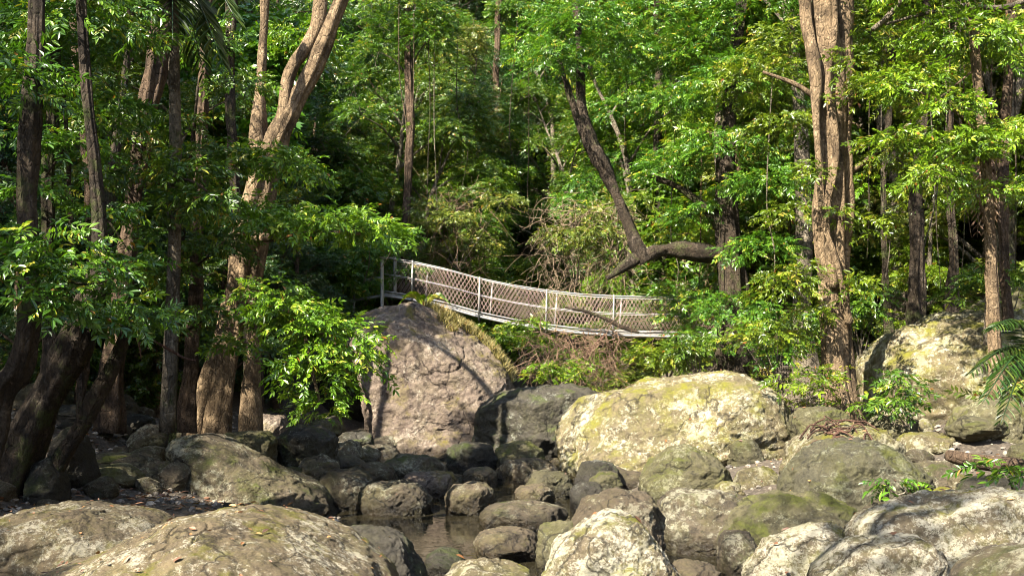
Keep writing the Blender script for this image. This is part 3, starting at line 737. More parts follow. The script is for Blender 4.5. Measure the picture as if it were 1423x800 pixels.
own_tree("leaning_tree", "large leaning tree with flared roots left of the huge pinkish boulder",
    [[(296, 640, 20), (305, 560, 16), (318, 470, 16), (338, 390, 20), (352, 310, 20), (376, 215, 17), (408, 150, 14), (440, 85, 13), (478, -10, 12), (520, -120, 8)],
     [(352, 640, 17), (350, 560, 13), (352, 480, 11), (350, 400, 14), (350, 340, 10)],
     [(366, 262, 14), (358, 205, 11), (362, 120, 7), (367, 40, 6), (370, -60, 5)],
     [(384, 215, 12), (394, 160, 9), (404, 100, 8), (440, 40, 7), (446, -40, 6)],
     [(262, 640, 20), (280, 560, 15), (305, 490, 12), (330, 420, 10)]], 18, BARK_TAN, LEAF_BRIGHT,
    [(385, 225, 16, .6, .25), (330, 480, 16, .4, .2), (330, 300, 15.5, .8, .25), (400, 315, 15, .8, .3), (470, 312, 15, .7, .3), (520, 325, 15, .5, .25), (410, 445, 14, .65, .4), (465, 470, 14, .6, .45), (440, 530, 13.8, .6, .5), (495, 505, 14, .4, .4), (380, 420, 14, .5, .3), (450, 570, 14, .35, .25),
     (400, 240, 16, .6, .25), (420, 60, 19, .8, .4)],
    limbs=[[(352, 330, 8), (385, 330, 5, 16.5), (430, 322, 3, 15.5), (500, 325, 2, 15)], [(340, 440, 9), (370, 425, 6, 16), (420, 445, 4, 14.5), (470, 480, 2, 14)], [(420, 445, 4, 14.5), (430, 500, 3, 14), (445, 560, 2, 14)]], seed=1, flare=.7)
own_tree("gnarled_tree", "gnarled tree with a long crooked limb reaching over the footbridge",
    [[(1022, 530, 24), (1020, 470, 18), (1018, 400, 17), (1014, 340, 18), (1008, 250, 13), (1015, 140, 10), (1030, 20, 8), (1040, -80, 6)],
     [(1016, 356, 13), (985, 352, 12), (935, 346, 11), (905, 352, 11), (880, 362, 9), (860, 375, 6), (843, 387, 4.5)],
     [(898, 364, 10), (888, 348, 10), (876, 318, 9), (862, 285, 9), (842, 238, 9.5), (818, 195, 9.5), (808, 150, 8), (806, 80, 6.5), (798, -20, 5), (790, -100, 4)],
     [(812, 188, 6), (798, 150, 5), (785, 112, 4), (770, 60, 3)],
     [(1012, 330, 9), (985, 295, 6), (945, 262, 4), (905, 245, 3)]], 26, BARK_DARK, LEAF,
    [(800, 40, 25.5, 1.3, .7), (850, 80, 26, 1.2, .7), (760, 90, 25, .9, .6), (900, 30, 26, 1.3, .8), (960, 80, 26, 1.4, .7), (1030, 120, 25, 1.5, .8), (930, 150, 26, 1.0, .6), (1000, 210, 25, 1.3, .6), (920, 240, 26, .8, .4), (1060, 260, 24, 1.1, .5), (1010, 430, 25, .8, .5), (985, 480, 25.5, .5, .3), (955, 425, 27, .4, .5), (990, 400, 27, .5, .6), (925, 395, 27.5, .3, .25), (930, 445, 27.6, .3, .3), (962, 462, 27, .35, .25), (975, 425, 27, .4, .4), (940, 415, 27.5, .25, .3), (1060, 350, 24, .9, .5), (960, 300, 26, .7, .4), (1050, 20, 25, 1.5, .8), (830, 250, 27, .7, .4)],
    hi=False, per=44, scale=(.22, .40), seed=2)
own_tree("forked_tree", "tall pale twisted tree with several fused stems on the right bank",
    [[(1168, 605, 27), (1164, 540, 20), (1160, 460, 18), (1158, 380, 17), (1155, 290, 18), (1154, 200, 20), (1153, 120, 19), (1148, 30, 17), (1146, -60, 15)],
     [(1186, 590, 10), (1178, 470, 7), (1172, 380, 8), (1177, 290, 9), (1174, 200, 10), (1178, 110, 11), (1172, 30, 11), (1178, -60, 9)],
     [(1160, 400, 6, 18.2), (1148, 300, 5, 18.05), (1162, 210, 5, 18.05), (1150, 120, 5, 18.1), (1160, 30, 5, 18.15), (1150, -50, 4, 18.2)],
     [(1180, 450, 4, 18.2), (1164, 370, 4, 18.0), (1143, 300, 4, 18.05), (1136, 200, 5, 18.1), (1132, 100, 7, 18.2), (1120, 20, 8, 18.4), (1112, -60, 8, 18.4)]], 18.5, BARK_TAN, LEAF_BRIGHT,
    [(1085, 180, 20, .8, .4), (1050, 110, 20, .9, .5), (1100, 60, 20, .8, .4), (1230, 130, 18, .9, .4), (1220, 60, 19, .9, .5), (1100, 300, 19.5, .6, .35), (1200, 320, 19, .7, .4), (1090, 400, 18, .6, .35), (1070, 470, 18.5, .7, .35), (1130, 440, 18, .35, .25), (1165, 300, 17.7, .22, .2), (1130, 240, 17.6, .25, .3), (1185, 90, 17.6, .3, .25), (1120, 380, 17.8, .3, .25), (1195, 400, 17.8, .3, .3), (1250, 220, 18, .8, .4), (1100, -90, 20, 1.3, .5), (1250, -70, 18, 1.5, .6)],
    limbs=[[(1176, 240, 5), (1195, 230, 4), (1230, 200, 3), (1290, 150, 2), (1350, 100, 1.5)], [(1150, 150, 5), (1110, 120, 3.5), (1060, 100, 2)]], seed=3, per=70)
own_tree("mossy_tree", "leftmost mossy tree trunk curving up along the left edge",
    [[(-30, 640, 24), (0, 545, 20), (25, 510, 19), (38, 440, 15), (40, 330, 12), (42, 220, 11), (48, 100, 10), (52, -20, 10), (50, -120, 8)]], 10, BARK_DARK, LEAF,
    [(20, 380, 9.2, .45, .25), (80, 350, 9.2, .45, .22), (120, 400, 9.4, .4, .25), (60, 420, 9.2, .3, .18), (150, 380, 9.5, .25, .15), (10, 120, 9.6, .5, .4)],
    limbs=[[(40, 400, 4), (70, 385, 3, 9.5), (120, 395, 2, 9.4), (165, 385, 1.2, 9.4)]], seed=4)
own_tree("dark_root_tree", "thick dark trunk with sprawling roots in the left shade",
    [[(-5, 720, 34), (20, 650, 30), (60, 565, 24), (100, 490, 21), (122, 430, 18), (140, 360, 11), (134, 250, 9), (120, 120, 8), (110, -40, 7)],
     [(40, 720, 12), (85, 640, 11), (130, 560, 10), (165, 490, 9), (185, 420, 9)]], 11.5, BARK_DARK, LEAF,
    [(150, 440, 11, .4, .25), (110, 440, 11, .4, .2), (200, 440, 11.3, .35, .15), (130, 30, 12, .8, .5)], seed=5, flare=.3)
own_tree("red_bark_tree", "brown tree with a sunlit patch of bark near the top left",
    [[(150, 600, 16), (160, 500, 14), (172, 400, 13), (185, 290, 12), (198, 190, 12), (213, 110, 14), (228, 30, 13), (240, -60, 12)]], 17, BARK_RED, LEAF,
    [(210, 240, 14, .5, .2), (260, 235, 13.5, .5, .2), (200, 300, 14, .4, .2), (290, 280, 13.5, .45, .2), (250, 280, 14, .4, .15), (150, 180, 16, .8, .5), (120, 120, 15, .5, .3), (120, 250, 15, .5, .25), (-94, -338, 17, 1.1, .8), (-20, -300, 17, .8, .5)],  # last two lobes are unseen canopy added to shade the pinkish boulder
    limbs=[[(238, -50, 8), (110, -200, 6), (-90, -330, 3)], [(190, 260, 4), (215, 255, 3, 15), (260, 250, 2, 13.8), (300, 275, 1.4, 13.5)]], seed=6)  # first limb carries the added shade canopy
own_tree("slender_tree", "slender pale-spotted trunk between the brown tree and the leaning tree",
    [[(258, 600, 10), (268, 480, 8), (274, 350, 8), (278, 220, 8), (284, 100, 8), (288, -20, 7), (292, -120, 6)]], 16.5, BARK_RED, LEAF,  # brown bark in place of pale, so shade is in the colour
    [(140, -60, 16.5, .6, .4), (225, 330, 16, .4, .25), (240, 400, 17, .5, .3)], seed=7)
own_tree("leafy_tree", "thin-stemmed tree with bright leaf sprays at the right edge",
    [[(1388, 560, 8), (1380, 440, 7), (1376, 300, 6), (1362, 150, 6), (1350, 0, 5), (1345, -90, 4)]], 16.5, BARK_TAN, LEAF_BRIGHT,
    [(1340, 205, 16, .6, .25), (1300, 245, 16, .5, .25), (1385, 270, 16.2, .5, .25), (1262, 120, 16.5, .6, .3), (1400, 190, 16, .6, .3), (1330, 60, 16.5, .8, .4), (1410, 60, 16.5, .7, .4), (1290, -10, 16.5, .8, .4), (1250, 190, 16.5, .4, .2), (1320, 150, 16, .5, .2)],
    limbs=[[(1378, 330, 3), (1350, 260, 2, 16.2), (1305, 245, 1.4, 16)], [(1366, 190, 3), (1320, 150, 2, 16.3), (1262, 120, 1.4, 16.5)]], seed=9, per=95)
own_tree("sapling", "slim sapling with wide flat leaf sprays between the brown tree and the mossy trunk",
    [[(108, 640, 5), (112, 500, 4), (100, 330, 4), (92, 180, 3), (80, 60, 2)]], 13, BARK_DARK, LEAF,  # duller leaf here and on other left trees puts shade in colour
    [(100, 205, 12.6, .45, .18), (50, 265, 12.3, .4, .15), (150, 150, 13, .45, .2), (60, 120, 12.6, .4, .2), (140, 300, 12.8, .45, .15), (180, 365, 13, .4, .15), (30, 190, 12, .35, .15), (110, 60, 13, .5, .25), (190, 60, 13.4, .4, .2)],
    limbs=[[(100, 330, 2), (140, 300, 1.5, 12.8), (180, 350, 1, 12.9)], [(94, 200, 2), (60, 250, 1.2, 12.4)]], seed=12)
own_tree("sapling", "slim sapling spreading leaf sprays in front of the leaning tree's trunk",
    [[(238, 620, 5), (244, 500, 4), (248, 380, 4), (262, 250, 3), (275, 120, 2)]], 15.5, BARK_DARK, LEAF,
    [(235, 375, 15, .5, .18), (300, 345, 15, .55, .18), (290, 440, 15, .45, .2), (310, 215, 15.4, .5, .2), (240, 170, 15.4, .45, .2), (330, 120, 16, .5, .25), (215, 450, 15, .4, .18), (365, 225, 16, .35, .15), (275, 60, 15.5, .5, .25)],
    limbs=[[(248, 385, 2), (300, 350, 1.4, 15.1)], [(244, 470, 2), (290, 440, 1.2, 15)]], seed=13)
for k, (st, D, bm_, lab) in enumerate([
    ([(72, 540, 8), (66, 300, 8), (76, 100, 8), (80, -60, 7)], 13, BARK_DARK, "straight dark trunk just right of the leftmost mossy trunk"),
    ([(158, 590, 9), (160, 450, 8), (150, 300, 7), (175, 100, 6), (180, -60, 6)], 20, BARK_DARK, "blackish trunk on the left hillside behind the brown tree"),
    ([(350, 600, 14), (352, 520, 12), (345, 420, 9), (330, 300, 8), (320, 100, 7), (325, -60, 6)], 21, BARK_DARK, "dark trunk standing close behind the leaning tree"),
    ([(110, 560, 6), (125, 420, 5), (122, 250, 5), (105, 80, 5), (100, -60, 4)], 18, BARK_RED, "thin reddish trunk in the left shade"),
    ([(1274, 470, 11), (1275, 380, 9), (1272, 280, 9), (1282, 150, 7), (1290, -60, 5)], 24, BARK_DARK, "dark trunk above the big mossy boulder on the right bank"),
    ([(1322, 460, 9), (1326, 360, 7), (1318, 240, 7), (1322, 80, 6), (1330, -60, 5)], 25, BARK_DARK, "dim trunk behind the big mossy boulder on the right bank"),
    ([(1236, 470, 5), (1230, 380, 4), (1228, 260, 4), (1240, 100, 4), (1238, -40, 3)], 26, BARK_DARK, "thin dark trunk right of the twisted pale tree"),
    ([(916, 470, 7), (918, 330, 7), (914, 200, 6), (916, 90, 6), (912, -50, 5)], 36, BARK_DARK, "dark straight trunk on the sunny slope above the bridge's right half"),
    ([(690, 480, 5), (692, 350, 5), (694, 230, 5), (690, 100, 4), (695, -40, 4)], 46, BARK_RED, "brownish thin trunk inside the dark gully"),
    ([(566, 440, 6), (564, 320, 5), (570, 180, 5), (566, 40, 5), (570, -60, 4)], 33, BARK_RED, "brownish vine-hung trunk behind the bridge's left end"),
    ([(1405, 520, 8), (1398, 400, 7), (1392, 260, 6), (1400, 120, 6), (1410, -60, 6)], 19, BARK_RED, "brown trunk at the right edge above the palm fronds"),
]):
    top = st[-2]
    own_tree("slender_tree", lab, [st], D, bm_, LEAF if k < 4 else LEAF_BRIGHT,
        ([] if k in (1, 3) else [(top[0] + RNG.uniform(-40, 40), top[1] - 40, D, .9, .5), (top[0] + RNG.uniform(-60, 60), -80, D, 1.3, .6)]) + [(st[2][0] + RNG.uniform(-40, 40), st[2][1], D + .5, .5, .3)], hi=False, seed=20 + k, per=40, scale=(.22, .40))

# ------------------------------------------------------------------ undergrowth, grass, litter
def clumps(n, xr, yr, keep, per, rng, sc, up=(-.2, .7)):
    x, y = rng.uniform(*xr, n), rng.uniform(*yr, n); m = keep(x, y); x, y = x[m], y[m]; z = ground_z(x, y)
    k = len(x); X = np.repeat(np.column_stack([x, y, z]), per, 0); h = rng.uniform(.0, 1., k * per)
    X = X + np.column_stack([rng.normal(size=k * per) * .28, rng.normal(size=k * per) * .28, h * np.repeat(rng.uniform(.3, 1.3, k), per)])
    N = k * per
    return sprays(X, rng.uniform(0, 6.28, N), rng.uniform(*up, N), rng.normal(size=N) * .4, rng.uniform(*sc, N), rng)
def off_creek(x, y):
    xc = np.interp(y, _ys, _xs); px = CX + x / y * F_PX
    a = np.abs(x - xc)
    return (np.abs(px - CX) < 900) & np.where(y < 24, (x > 8.0) | (x < -9.0), np.where(y < 29, (a > 4.2), a > 1.3))
V, F, rn = clumps(4200, (-34, 34), (10, 56), off_creek, 10, np.random.default_rng(11), (.28, .55))
tag(mesh_obj("undergrowth", V, F, LEAF_OLIVE, rnd=rn, smooth=False), "low leafy undergrowth covering the forest slopes", "undergrowth", kind="stuff")

bv, bf, n_ = [], [], 0
for V, F in ROCKS_BVH: bv.append(V); bf.append(F + n_); n_ += len(V)
BV = np.vstack(bv); BF = np.vstack(bf)
BVH = BVHTree.FromPolygons([tuple(v) for v in BV], [tuple(f) for f in BF.tolist()])
def top_at(x, y, z=9.):
    h = BVH.ray_cast(Vector((x, y, z)), Vector((0, 0, -1)))
    g = float(ground_z(np.array([x]), np.array([y]))[0])
    if h[0] is not None and h[0].z > g: return h[0], h[1], True
    return Vector((x, y, g)), Vector((0, 0, 1)), False
def litter(n, xr, yr, rng, L, on=None, maxz=9.):
    b, d, nn = [], [], []
    for _ in range(n):
        x, y = rng.uniform(*xr), rng.uniform(*yr); p, no, rock = top_at(x, y, maxz)
        if not rock and p.z < -.03 and rng.random() < .2: p.z = -.008; no = Vector((0, 0, 1)); p.z += .03
        if (on == 'rock' and not rock) or (on == 'ground' and rock) or p.z < .02 or no.z < .6: continue
        a = rng.uniform(0, 6.28); t = Vector((math.cos(a), math.sin(a), 0)); t = (t - no * t.dot(no)).normalized()
        b.append(p + no * .012); d.append(t + no * rng.uniform(0, .35)); nn.append(no + Vector(rng.normal(size=3) * .25))
    b, d, nn = [np.array([v[:] for v in q]) for q in (b, d, nn)]; d /= np.linalg.norm(d, axis=1)[:, None]
    k = len(b); Ls = rng.uniform(*L, k)
    V, F, per = leaf_arrays(b, d, nn, Ls, Ls * rng.uniform(.35, .6, k), True)
    return V, F, np.repeat(rng.uniform(0, 1, k), per)
r = np.random.default_rng(21)
parts = [litter(5200, (-10, -3), (9, 22), r, (.05, .13), 'ground'), litter(700, (3.5, 11), (9, 22), r, (.05, .11), 'ground'),
         litter(520, (-5.0, -.6), (4.2, 8.6), r, (.012, .06), 'rock'), litter(260, (-4, 8), (7, 20), r, (.04, .09), 'rock')]
Vs, Fs, Rs, n_ = [], [], [], 0
for V, F, q in parts: Vs.append(V); Fs.append(F + n_); Rs.append(q); n_ += len(V)
tag(mesh_obj("leaf_litter", np.vstack(Vs), np.vstack(Fs), LITTER, rnd=np.concatenate(Rs), smooth=False), "brown and orange fallen leaves on the banks and boulders", "fallen leaves", kind="stuff")

# dry grass on the right shoulder of the huge boulder
b, d = [], []
for _ in range(5200):
    x = r.uniform(-2.6, .0); y = r.uniform(24.4, 27.6); p, no, rock = top_at(x, y)
    px = CX + p.x / p.y * F_PX; py = HY - (p.z - CAM_H) / p.y * F_PX
    if not rock or px < 588 or p.z < 1.5 or y < 25.0 + .25 * math.sin(x * 5): continue
    for _k in range(2):
        b.append(p[:]); v = np.array([r.normal() * .6 + .2, r.normal() * .6 - .2, .9]); d.append(v / np.linalg.norm(v))
b, d = np.array(b), np.array(d); k = len(b)
V, F, per = leaf_arrays(b, d, r.normal(size=(k, 3)), r.uniform(.12, .32, k), np.full(k, .025))
tag(mesh_obj("grass", V, F, DRYGRASS, rnd=np.repeat(r.uniform(0, 1, k), per), smooth=False), "dry yellowish grass on the huge pinkish boulder's shoulder", "grass", kind="stuff")

# ------------------------------------------------------------------ footbridge
def deck_pt(u, side, dz=0):
    """u: photo column along the near edge of the deck; side 0 near .. 1 far."""
    cols = [531, 572, 617, 663, 710, 757, 803, 850, 900, 950, 1010]
    rows = [408, 414, 424, 437, 447, 454.5, 460, 463, 464.5, 465.5, 466]
    D = 30 - (u - 531) / 480 * 1.0
    p = P(u, float(np.interp(u, cols, rows)), D)
    return p + np.array([.18 * side, 1.0 * side, dz])
br = thing("footbridge", "sagging grey suspension footbridge with wire mesh sides across the creek", "bridge", deck_pt(531, 0))
us = np.linspace(534, 1010, 140)
mb = MB()
for a, b_ in zip(us[:-1], us[1:]):
    g = (b_ - a) * .06
    c0, c1, c2, c3 = deck_pt(a + g, 0), deck_pt(b_ - g, 0), deck_pt(b_ - g, 1), deck_pt(a + g, 1)
    T = np.array([0, 0, .04]); mb.add([c0, c1, c2, c3, c0 + T, c1 + T, c2 + T, c3 + T],
        [(0, 3, 2, 1), (4, 5, 6, 7), (0, 1, 5, 4), (1, 2, 6, 5), (2, 3, 7, 6), (3, 0, 4, 7)])
mb.build("deck", PLANK, br, smooth=False)
for side in (-.03, 1.03):
    mb = MB(); mb.tube([deck_pt(u, side, -.05) for u in us[::4]], .045, 6); mb.build("side_beam", STEEL, br)
    mb = MB(); mb.tube([deck_pt(u, side, .09) for u in us[::4]], .02, 6); mb.build("kick_rail", STEEL, br)
    mb = MB(); mb.tube([deck_pt(u, side, 1.10) for u in us[::4]], .022, 6); mb.build("handrail", STEEL, br)
    mb = MB(); mb.tube([deck_pt(u, side, .60) for u in us[::4]], .014, 6); mb.build("middle_rail", STEEL, br)
    mb = MB(); pitch = 5.4; H = 1.04
    for sg in (-1, 1):                                   # diamond wire mesh
        u0 = 538.
        while u0 < 1010:
            du = H / .0217 * sg; q = []
            for f in np.linspace(0, 1, 7):
                u = u0 + du * f * .55
                if 536 <= u <= 1008: q.append(deck_pt(u, side, .06 + H * f))
            if len(q) > 2: mb.tube(q, .0048, 3)
            u0 += pitch
    mb.build("wire_mesh", WIRE, br)
    for k, u in enumerate((571, 664, 757, 850)):
        uu = u + (2 if side < .5 else 6)
        lean = np.array([.10 if side > .5 else .03, -.02 if side < .5 else .05, 0])
        mb = MB(); mb.tube([deck_pt(uu, side + (-.05 if side < .5 else .05), -.16), deck_pt(uu, side + (-.05 if side < .5 else .05), 1.13) + lean], .026, 8); mb.build("post", STEEL, br)
a = P(531, 432, 29.9)
for pbase, ptop in ((P(531, 434, 29.8), P(531, 358, 29.8)), (P(549, 410, 30.9), P(549, 355, 30.9))):
    mb = MB(); mb.tube([pbase, ptop], .055, 10); mb.box(ptop + [-.07, -.07, 0], ptop + [.07, .07, .02]); mb.build("end_post", STEEL, br, smooth=False)
mb = MB(); mb.tube([P(531, 412, 29.8), P(549, 408, 30.9)], .05, 6); mb.tube([P(531, 360, 29.8), P(549, 357, 30.9)], .02, 6); mb.build("end_frame", STEEL, br)
# approach rail
ar = thing("approach_railing", "grey pipe railing leading off the bridge's left end behind the boulder", "railing", P(455, 440, 31))
for y0, y1 in ((423, 411), (398, 386)):
    mb = MB(); mb.tube([P(440, y0 + 2, 31), P(490, (y0 + y1) / 2, 30.6), P(529, y1, 30.2)], .045, 8); mb.build("rail", PIPE, ar)
for x in (448, 492):
    mb = MB(); mb.tube([P(x, 450, 30.8), P(x, 392, 30.8)], .04, 8); mb.build("post", PIPE, ar)

# ------------------------------------------------------------------ palms, ferns, vines, deadwood
def frond(pts, L, W, rng, n=46, droop=.5):
    """A feather frond: a curved midrib with narrow blades on both sides."""
    C = spline(pts, 10); T = np.gradient(C, axis=0); T /= np.linalg.norm(T, axis=1)[:, None]
    ts = np.linspace(.12, .99, n) * (len(C) - 1); b, d, nn, Ls = [], [], [], []
    for t in ts:
        k = int(t); c, tg = C[k], T[k]; s = np.cross(tg, [0, 0, 1]); s /= np.linalg.norm(s) + 1e-9
        f = t / (len(C) - 1); l = L * math.sin(math.pi * (.12 + .83 * f)) ** .7
        for sg in (-1, 1):
            v = tg * .75 + s * sg + np.array([0, 0, -droop * rng.uniform(.5, 1.2)]); b.append(c); d.append(v / np.linalg.norm(v)); nn.append(np.array([0, 0, 1]) + rng.normal(size=3) * .2); Ls.append(l * rng.uniform(.85, 1.1))
    Ls = np.array(Ls); V, F, per = leaf_arrays(np.array(b), np.array(d), np.array(nn), Ls, np.full(len(Ls), W), True)
    return V, F, np.repeat(rng.uniform(0, .9, len(b)), per), C
def palm(label, base, top, fronds, L, W, seed, mat=PALM, trunk_r=.09, name="palm"):
    rr = np.random.default_rng(seed); t = thing(name, label, "palm", base)
    mb = MB(); mb.tube([base, (np.array(base) + top) / 2 + [.08, 0, 0], top], [trunk_r * 1.3, trunk_r, trunk_r * .9], 10, 8, rough=.06, seed=seed); mb.build("trunk", BARK_PALE, t)
    for tip, h in fronds:
        tip = np.array(tip); mid = (np.array(top) * .55 + tip * .45) + [0, 0, h]
        V, F, q, C = frond([top, mid, tip], L, W, rr)
        fo = mesh_obj("frond", V, F, mat, t, rnd=q, smooth=False)
        mb = MB(); mb.tube(C[::2], np.linspace(.02, .004, len(C[::2])), 5); mb.build("midrib", mat, fo)
    return t
tp = P(240, -20, 14)
palm("feathery palm hanging its fronds in from the top left", P(232, 600, 14.5), tp, [(P(312, 95, 13.4), .35), (P(330, 30, 13), .5), (P(180, 70, 13.6), .3), (P(285, 110, 14.6), .3), (P(150, 10, 13), .4), (P(240, 60, 12.8), .3), (P(345, -20, 14), .6)], .55, .035, 1)
tp = P(1440, 490, 12)
palm("low feathery palm over the rocks at the right edge", P(1450, 640, 12), tp, [(P(1345, 520, 11.6), .18), (P(1365, 560, 11.2), .2), (P(1390, 590, 11), .15), (P(1375, 455, 11.6), .25), (P(1480, 600, 10), .2)], .30, .022, 2, trunk_r=.05)
tp = P(1368, 205, 18)
palm("dying palm with brown fronds hanging straight down on the right", P(1372, 480, 18), tp, [(P(1358, 330, 17.6), .25), (P(1375, 345, 17.7), .25), (P(1388, 310, 18), .22), (P(1350, 290, 18.2), .2)], .34, .035, 3, DEADFROND, .06)
# strap-leaved fern below the bridge end
fb = P(590, 428, 28.6); ft = thing("strap_fern", "bright strap-leaved fern under the bridge's left end", "fern", fb)
rr = np.random.default_rng(5)
for k in range(11):
    a = math.pi * (k + .5) / 11 + rr.normal() * .1; L = rr.uniform(.55, .85)
    m_ = fb + np.array([math.cos(a) * L * .5, rr.uniform(-.2, .2), L * .5]); e = fb + np.array([math.cos(a) * L, rr.uniform(-.4, .1), L * (.62 * math.sin(a) + .05)])
    C = spline([fb, m_, e], 6); w = .055 * np.sin(np.linspace(.35, math.pi, len(C))) + .004
    V = np.vstack([C + np.outer(w, [-math.sin(a), .3, math.cos(a)]), C - np.outer(w, [-math.sin(a), .3, math.cos(a)])]); n = len(C)
    q = np.array([(j, j + 1, n + j + 1, n + j) for j in range(n - 1)])
    mesh_obj("frond", V, q, LEAF_BRIGHT, ft, rnd=np.full(2 * n, rr.uniform(.4, .95)))

def tangle(label, box, D, n, L, seed, mat=VINE, rad=(.008, .022), droop=.6):
    rr = np.random.default_rng(seed); x0, x1, y0, y1 = box; mb = MB()
    for _ in range(n):
        s = P(rr.uniform(x0, x1), rr.uniform(y0, y1), D + rr.normal() * .5); l = rr.uniform(.4, 1) * L
        v = np.array([rr.normal(), rr.normal() * .5, -droop + rr.normal() * .6]); v /= np.linalg.norm(v)
        q = [s]
        for k in range(4):
            v = v + rr.normal(size=3) * .5 + [0, 0, -.12]; v /= np.linalg.norm(v); q.append(q[-1] + v * l / 4)
        mb.tube(q, np.linspace(rr.uniform(*rad), .004, 5), 4, 4)
    o = mb.build("vine_tangle", mat, origin=P((x0 + x1) / 2, y1, D)); return tag(o, label, "vines")
tangle("tangle of bare brown roots and vines under the bridge's middle", (735, 860, 458, 525), 27.3, 300, 1.5, 31, VINE, (.005, .016))
tangle("dry tan tangle of dead vines on the slope above the bridge", (745, 880, 275, 400), 31.5, 420, 1.7, 32, DEADVINE, (.006, .014), 1.1)
tangle("brown vine thicket on the slope left of the dark gully", (585, 680, 260, 370), 33, 160, 1.8, 33, VINE, (.004, .010), 1.2)
tangle("fine bare twigs hanging before the gnarled tree's crooked limb", (905, 1005, 370, 500), 27.8, 90, 1.4, 34, VINE, (.004, .010), 1.0)
vine_spots = [(x, t, b_, d) for x, t, b_, d in [(575, 40, 330, 32), (590, 60, 300, 32.5), (604, 90, 340, 33), (556, 20, 260, 32), (640, 80, 280, 34), (1306, 60, 400, 21), (1318, 30, 380, 22), (1335, 90, 420, 21), (1288, 200, 430, 22), (1345, 20, 330, 20), (1210, 160, 360, 21), (1225, 210, 400, 22), (1385, 60, 300, 19), (1412, 40, 380, 19), (940, 270, 430, 28), (975, 300, 470, 27), (1000, 420, 520, 25.5), (1075, 200, 440, 23), (735, 170, 320, 36), (720, 130, 300, 38)]]
for k, (x, t0, b_, D) in enumerate(vine_spots):
    mb = MB(); j = RNG.normal(size=4) * 5
    mb.tube([P(x, t0 - 120, D), P(x + j[0], t0 + (b_ - t0) * .3, D + .1), P(x + j[1], t0 + (b_ - t0) * .65, D - .1), P(x + j[2], b_, D)], [.012, .016, .013, .008], 6, 8, rough=.2, seed=k)
    o = mb.build("hanging_vine", (BARK_RED, BARK_DARK, BARK_PALE)[k % 3], origin=P(x, b_, D))
    z = "thin woody vine hanging straight down the shaded slope behind the bridge" if x < 800 else "thin woody vine hanging straight down among the sunny trees on the right"
    tag(o, z, "vine", "hanging vines left" if x < 800 else "hanging vines right")

def stick(name, label, rows, D, mat, cat, twigs=(), seed=0, rough=.15):
    mb = MB(); q = [(P(a[0], a[1], a[3] if len(a) > 3 else D), a[2] / F_PX * D) for a in rows]
    mb.tube([a for a, _ in q], [b for _, b in q], 10, 8, rough=rough, seed=seed)
    o = mb.build(name, mat, origin=q[0][0]) if not twigs else None
    if twigs:
        o = thing(name, label, cat, q[0][0]); mb.build("stem", mat, o)
        for tw in twigs:
            m2 = MB(); z = [(P(a[0], a[1], a[3] if len(a) > 3 else D), a[2] / F_PX * D) for a in tw]
            m2.tube([a for a, _ in z], [b for _, b in z], 6, 6, seed=seed); m2.build("twig", mat, o)
    return tag(o, label, cat)
stick("fallen_log", "fallen brown log lying across the rocks at the right edge", [(1316, 632, 8), (1350, 640, 10), (1400, 646, 11), (1480, 655, 12)], 12, BARK_RED, "log", seed=1)
stick("mossy_branch", "mossy dead branch caught across the bridge's wire mesh", [(785, 427, 1.6), (812, 432, 2.4), (840, 442, 2.8), (866, 455, 3), (888, 462, 2)], 28.9, BARK_DARK, "branch", seed=2)
stick("broken_pole", "reddish broken pole leaning under the bridge", [(812, 498, 3.2), (826, 482, 3), (842, 464, 2.4)], 28.2, REDWOOD, "pole", seed=3)
stick("bare_branch", "bare reddish twig hanging over the shaded left bank", [(222, 478, 2), (240, 488, 2), (256, 497, 1.8), (272, 501, 1)], 11.5, REDWOOD, "branch", twigs=[[(150, 452, 1.5), (185, 458, 1.4), (222, 478, 1.4)], [(178, 455, 1.2), (192, 475, 1.2), (196, 498, .8)]], seed=4)
stick("bare_branch", "pale bare branches crossing the top right corner", [(1460, -20, 5), (1400, 10, 4), (1340, 8, 3), (1290, 18, 2.5), (1230, 34, 2)], 17, BARK_PALE, "branch", twigs=[[(1255, -5, 4), (1235, 22, 4), (1212, 42, 3.5)], [(1340, 8, 2.5), (1325, 45, 2), (1315, 80, 1.4), (1270, 95, 1)]], seed=5)
# strips of shed bark on the sunlit crest
bp = thing("bark_pile", "heap of red shed bark strips on the sunlit crest of rock", "bark strips", P(1160, 600, 14.3))
for k in range(11):
    x0 = 1112 + RNG.uniform(0, 40); L = RNG.uniform(30, 75); q = []
    for f in np.linspace(0, 1, 6):
        px = x0 + L * f; w = P(px, 600, 14.3); p, no, rock = top_at(float(w[0]), float(14.0 + .06 * k - RNG.uniform(-.1, .5) * f), 4.)
        q.append(np.array(p[:]) + [0, 0, .03 + .012 * k * math.sin(f * 3.1)])
    mb = MB(); mb.tube(q, np.linspace(.018, .010, 6) * RNG.uniform(.6, 1.2), 5, 5, rough=.2, seed=k); mb.build("strip", REDWOOD, bp)

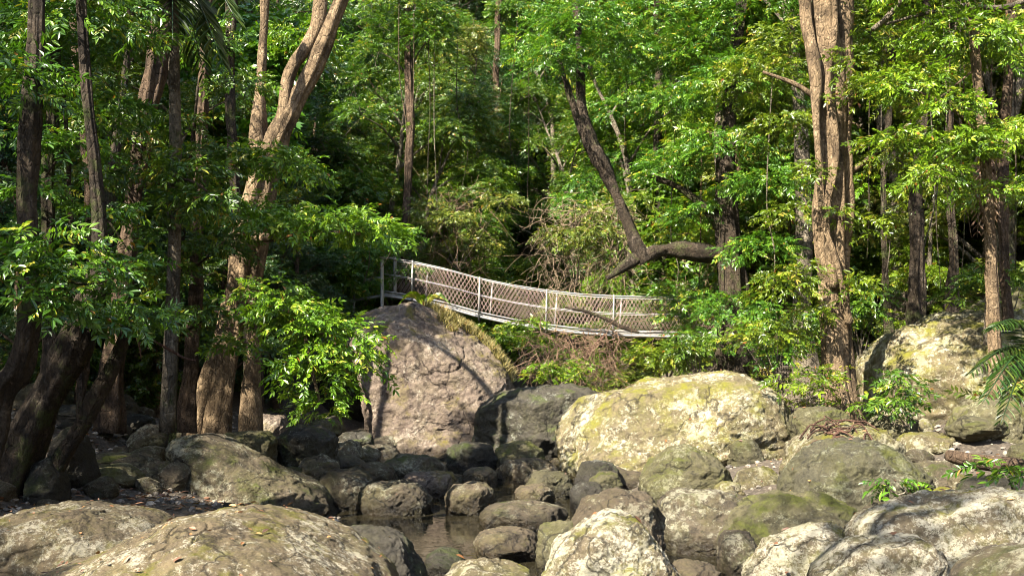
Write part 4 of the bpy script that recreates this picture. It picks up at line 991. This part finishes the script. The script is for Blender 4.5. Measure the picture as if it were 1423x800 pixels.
# small leafy shrubs
def shrub(label, px, py, D, h, w, leafm, seed, group=None, hi=True, n=8):
    rr = np.random.default_rng(seed); base = P(px, py, D); t = thing("shrub", label, "shrub", base, group)
    mb = MB(); lobes = []
    for k in range(n):
        e = base + np.array([rr.normal() * w * .45, rr.normal() * w * .45, h * rr.uniform(.35, 1)])
        mb.tube([base + rr.normal(size=3) * [.05, .05, 0], (base + e) / 2 + rr.normal(size=3) * .06, e], [.016, .011, .005], 5, 4); lobes.append((*e, w * rr.uniform(.22, .38), h * rr.uniform(.12, .22)))
    mb.build("stem", BARK_PALE, t); V, F, q = lobe_foliage(lobes, rr, 40, (.2, .34), hi); mesh_obj("foliage", V, F, leafm, t, rnd=q, smooth=False)
shrub("bright green shrub at the left foot of the twisted pale tree", 1126, 600, 17.6, 1.0, .7, LEAF_BRIGHT, 1)
shrub("green shrub in the dark gap right of the huge pinkish boulder", 728, 520, 29, 1.6, 1.4, LEAF_BRIGHT, 2)
shrub("lit shrub below the bridge behind the dark shaded boulder", 770, 540, 26, .7, 1.0, LEAF_BRIGHT, 3)
shrub("broad leafy shrub under the right end of the footbridge", 925, 535, 25, .95, 1.1, LEAF_BRIGHT, 4, n=12)
shrub("leafy shrub left of the gnarled tree's foot", 970, 530, 24, 1.1, .9, LEAF, 5, n=10)
shrub("leafy shrub right of the gnarled tree's foot", 1085, 545, 22, 1.8, 1.2, LEAF, 6, n=10)
shrub("dark shrub in front of the big mossy boulder on the right bank", 1262, 592, 16.5, .8, .9, LEAF, 7)
shrub("small plant with drooping leaves beside the fallen log", 1248, 690, 11.8, .35, .2, LEAF, 8, n=2)
shrub("sparse plant at the right edge before the fallen log", 1415, 690, 9.8, .3, .3, LEAF, 9, n=3)
shrub("leafy shrub on top of the big mossy boulder on the right bank", 1400, 440, 20, 1.0, 1.2, LEAF, 10)
shrub("tall leafy shrub between the twisted pale tree and the big mossy boulder", 1195, 520, 22, 2.2, 1.0, LEAF, 11, n=12)
shrub("olive scrub growing through the dry vines on the slope above the bridge", 800, 400, 31.6, 2.0, 2.0, LEAF_OLIVE, 14, n=7)
shrub("sparse scrub on the slope above the gnarled tree's crooked limb", 862, 380, 32, 2.4, 1.5, LEAF_OLIVE, 15, n=6)
shrub("olive scrub among brown vines left of the dark gully", 635, 375, 32.5, 2.0, 2.2, LEAF_OLIVE, 16, n=7)
shrub("shaded shrub behind the approach railing", 470, 450, 32, 2.2, 2.6, LEAF, 12, n=12)
shrub("shrub overhanging the bridge's left end posts", 505, 400, 29.6, 1.5, 1.6, LEAF, 13, n=10)
for (px, y, k, s) in [(505, 33.5, 5, .75), (545, 36, 5, .8), (600, 34.5, 2, .5), (660, 37, 5, .8), (690, 40, 5, .75), (740, 39, 5, .7), (765, 35.5, 5, .6), (860, 35, 5, .65), (715, 45, 0, .7), (480, 36, 0, .8)]:
    place_tree(k, (px - CX) / F_PX * y, y, s, "low bushy tree on the slope just behind the footbridge", "low trees behind the footbridge")
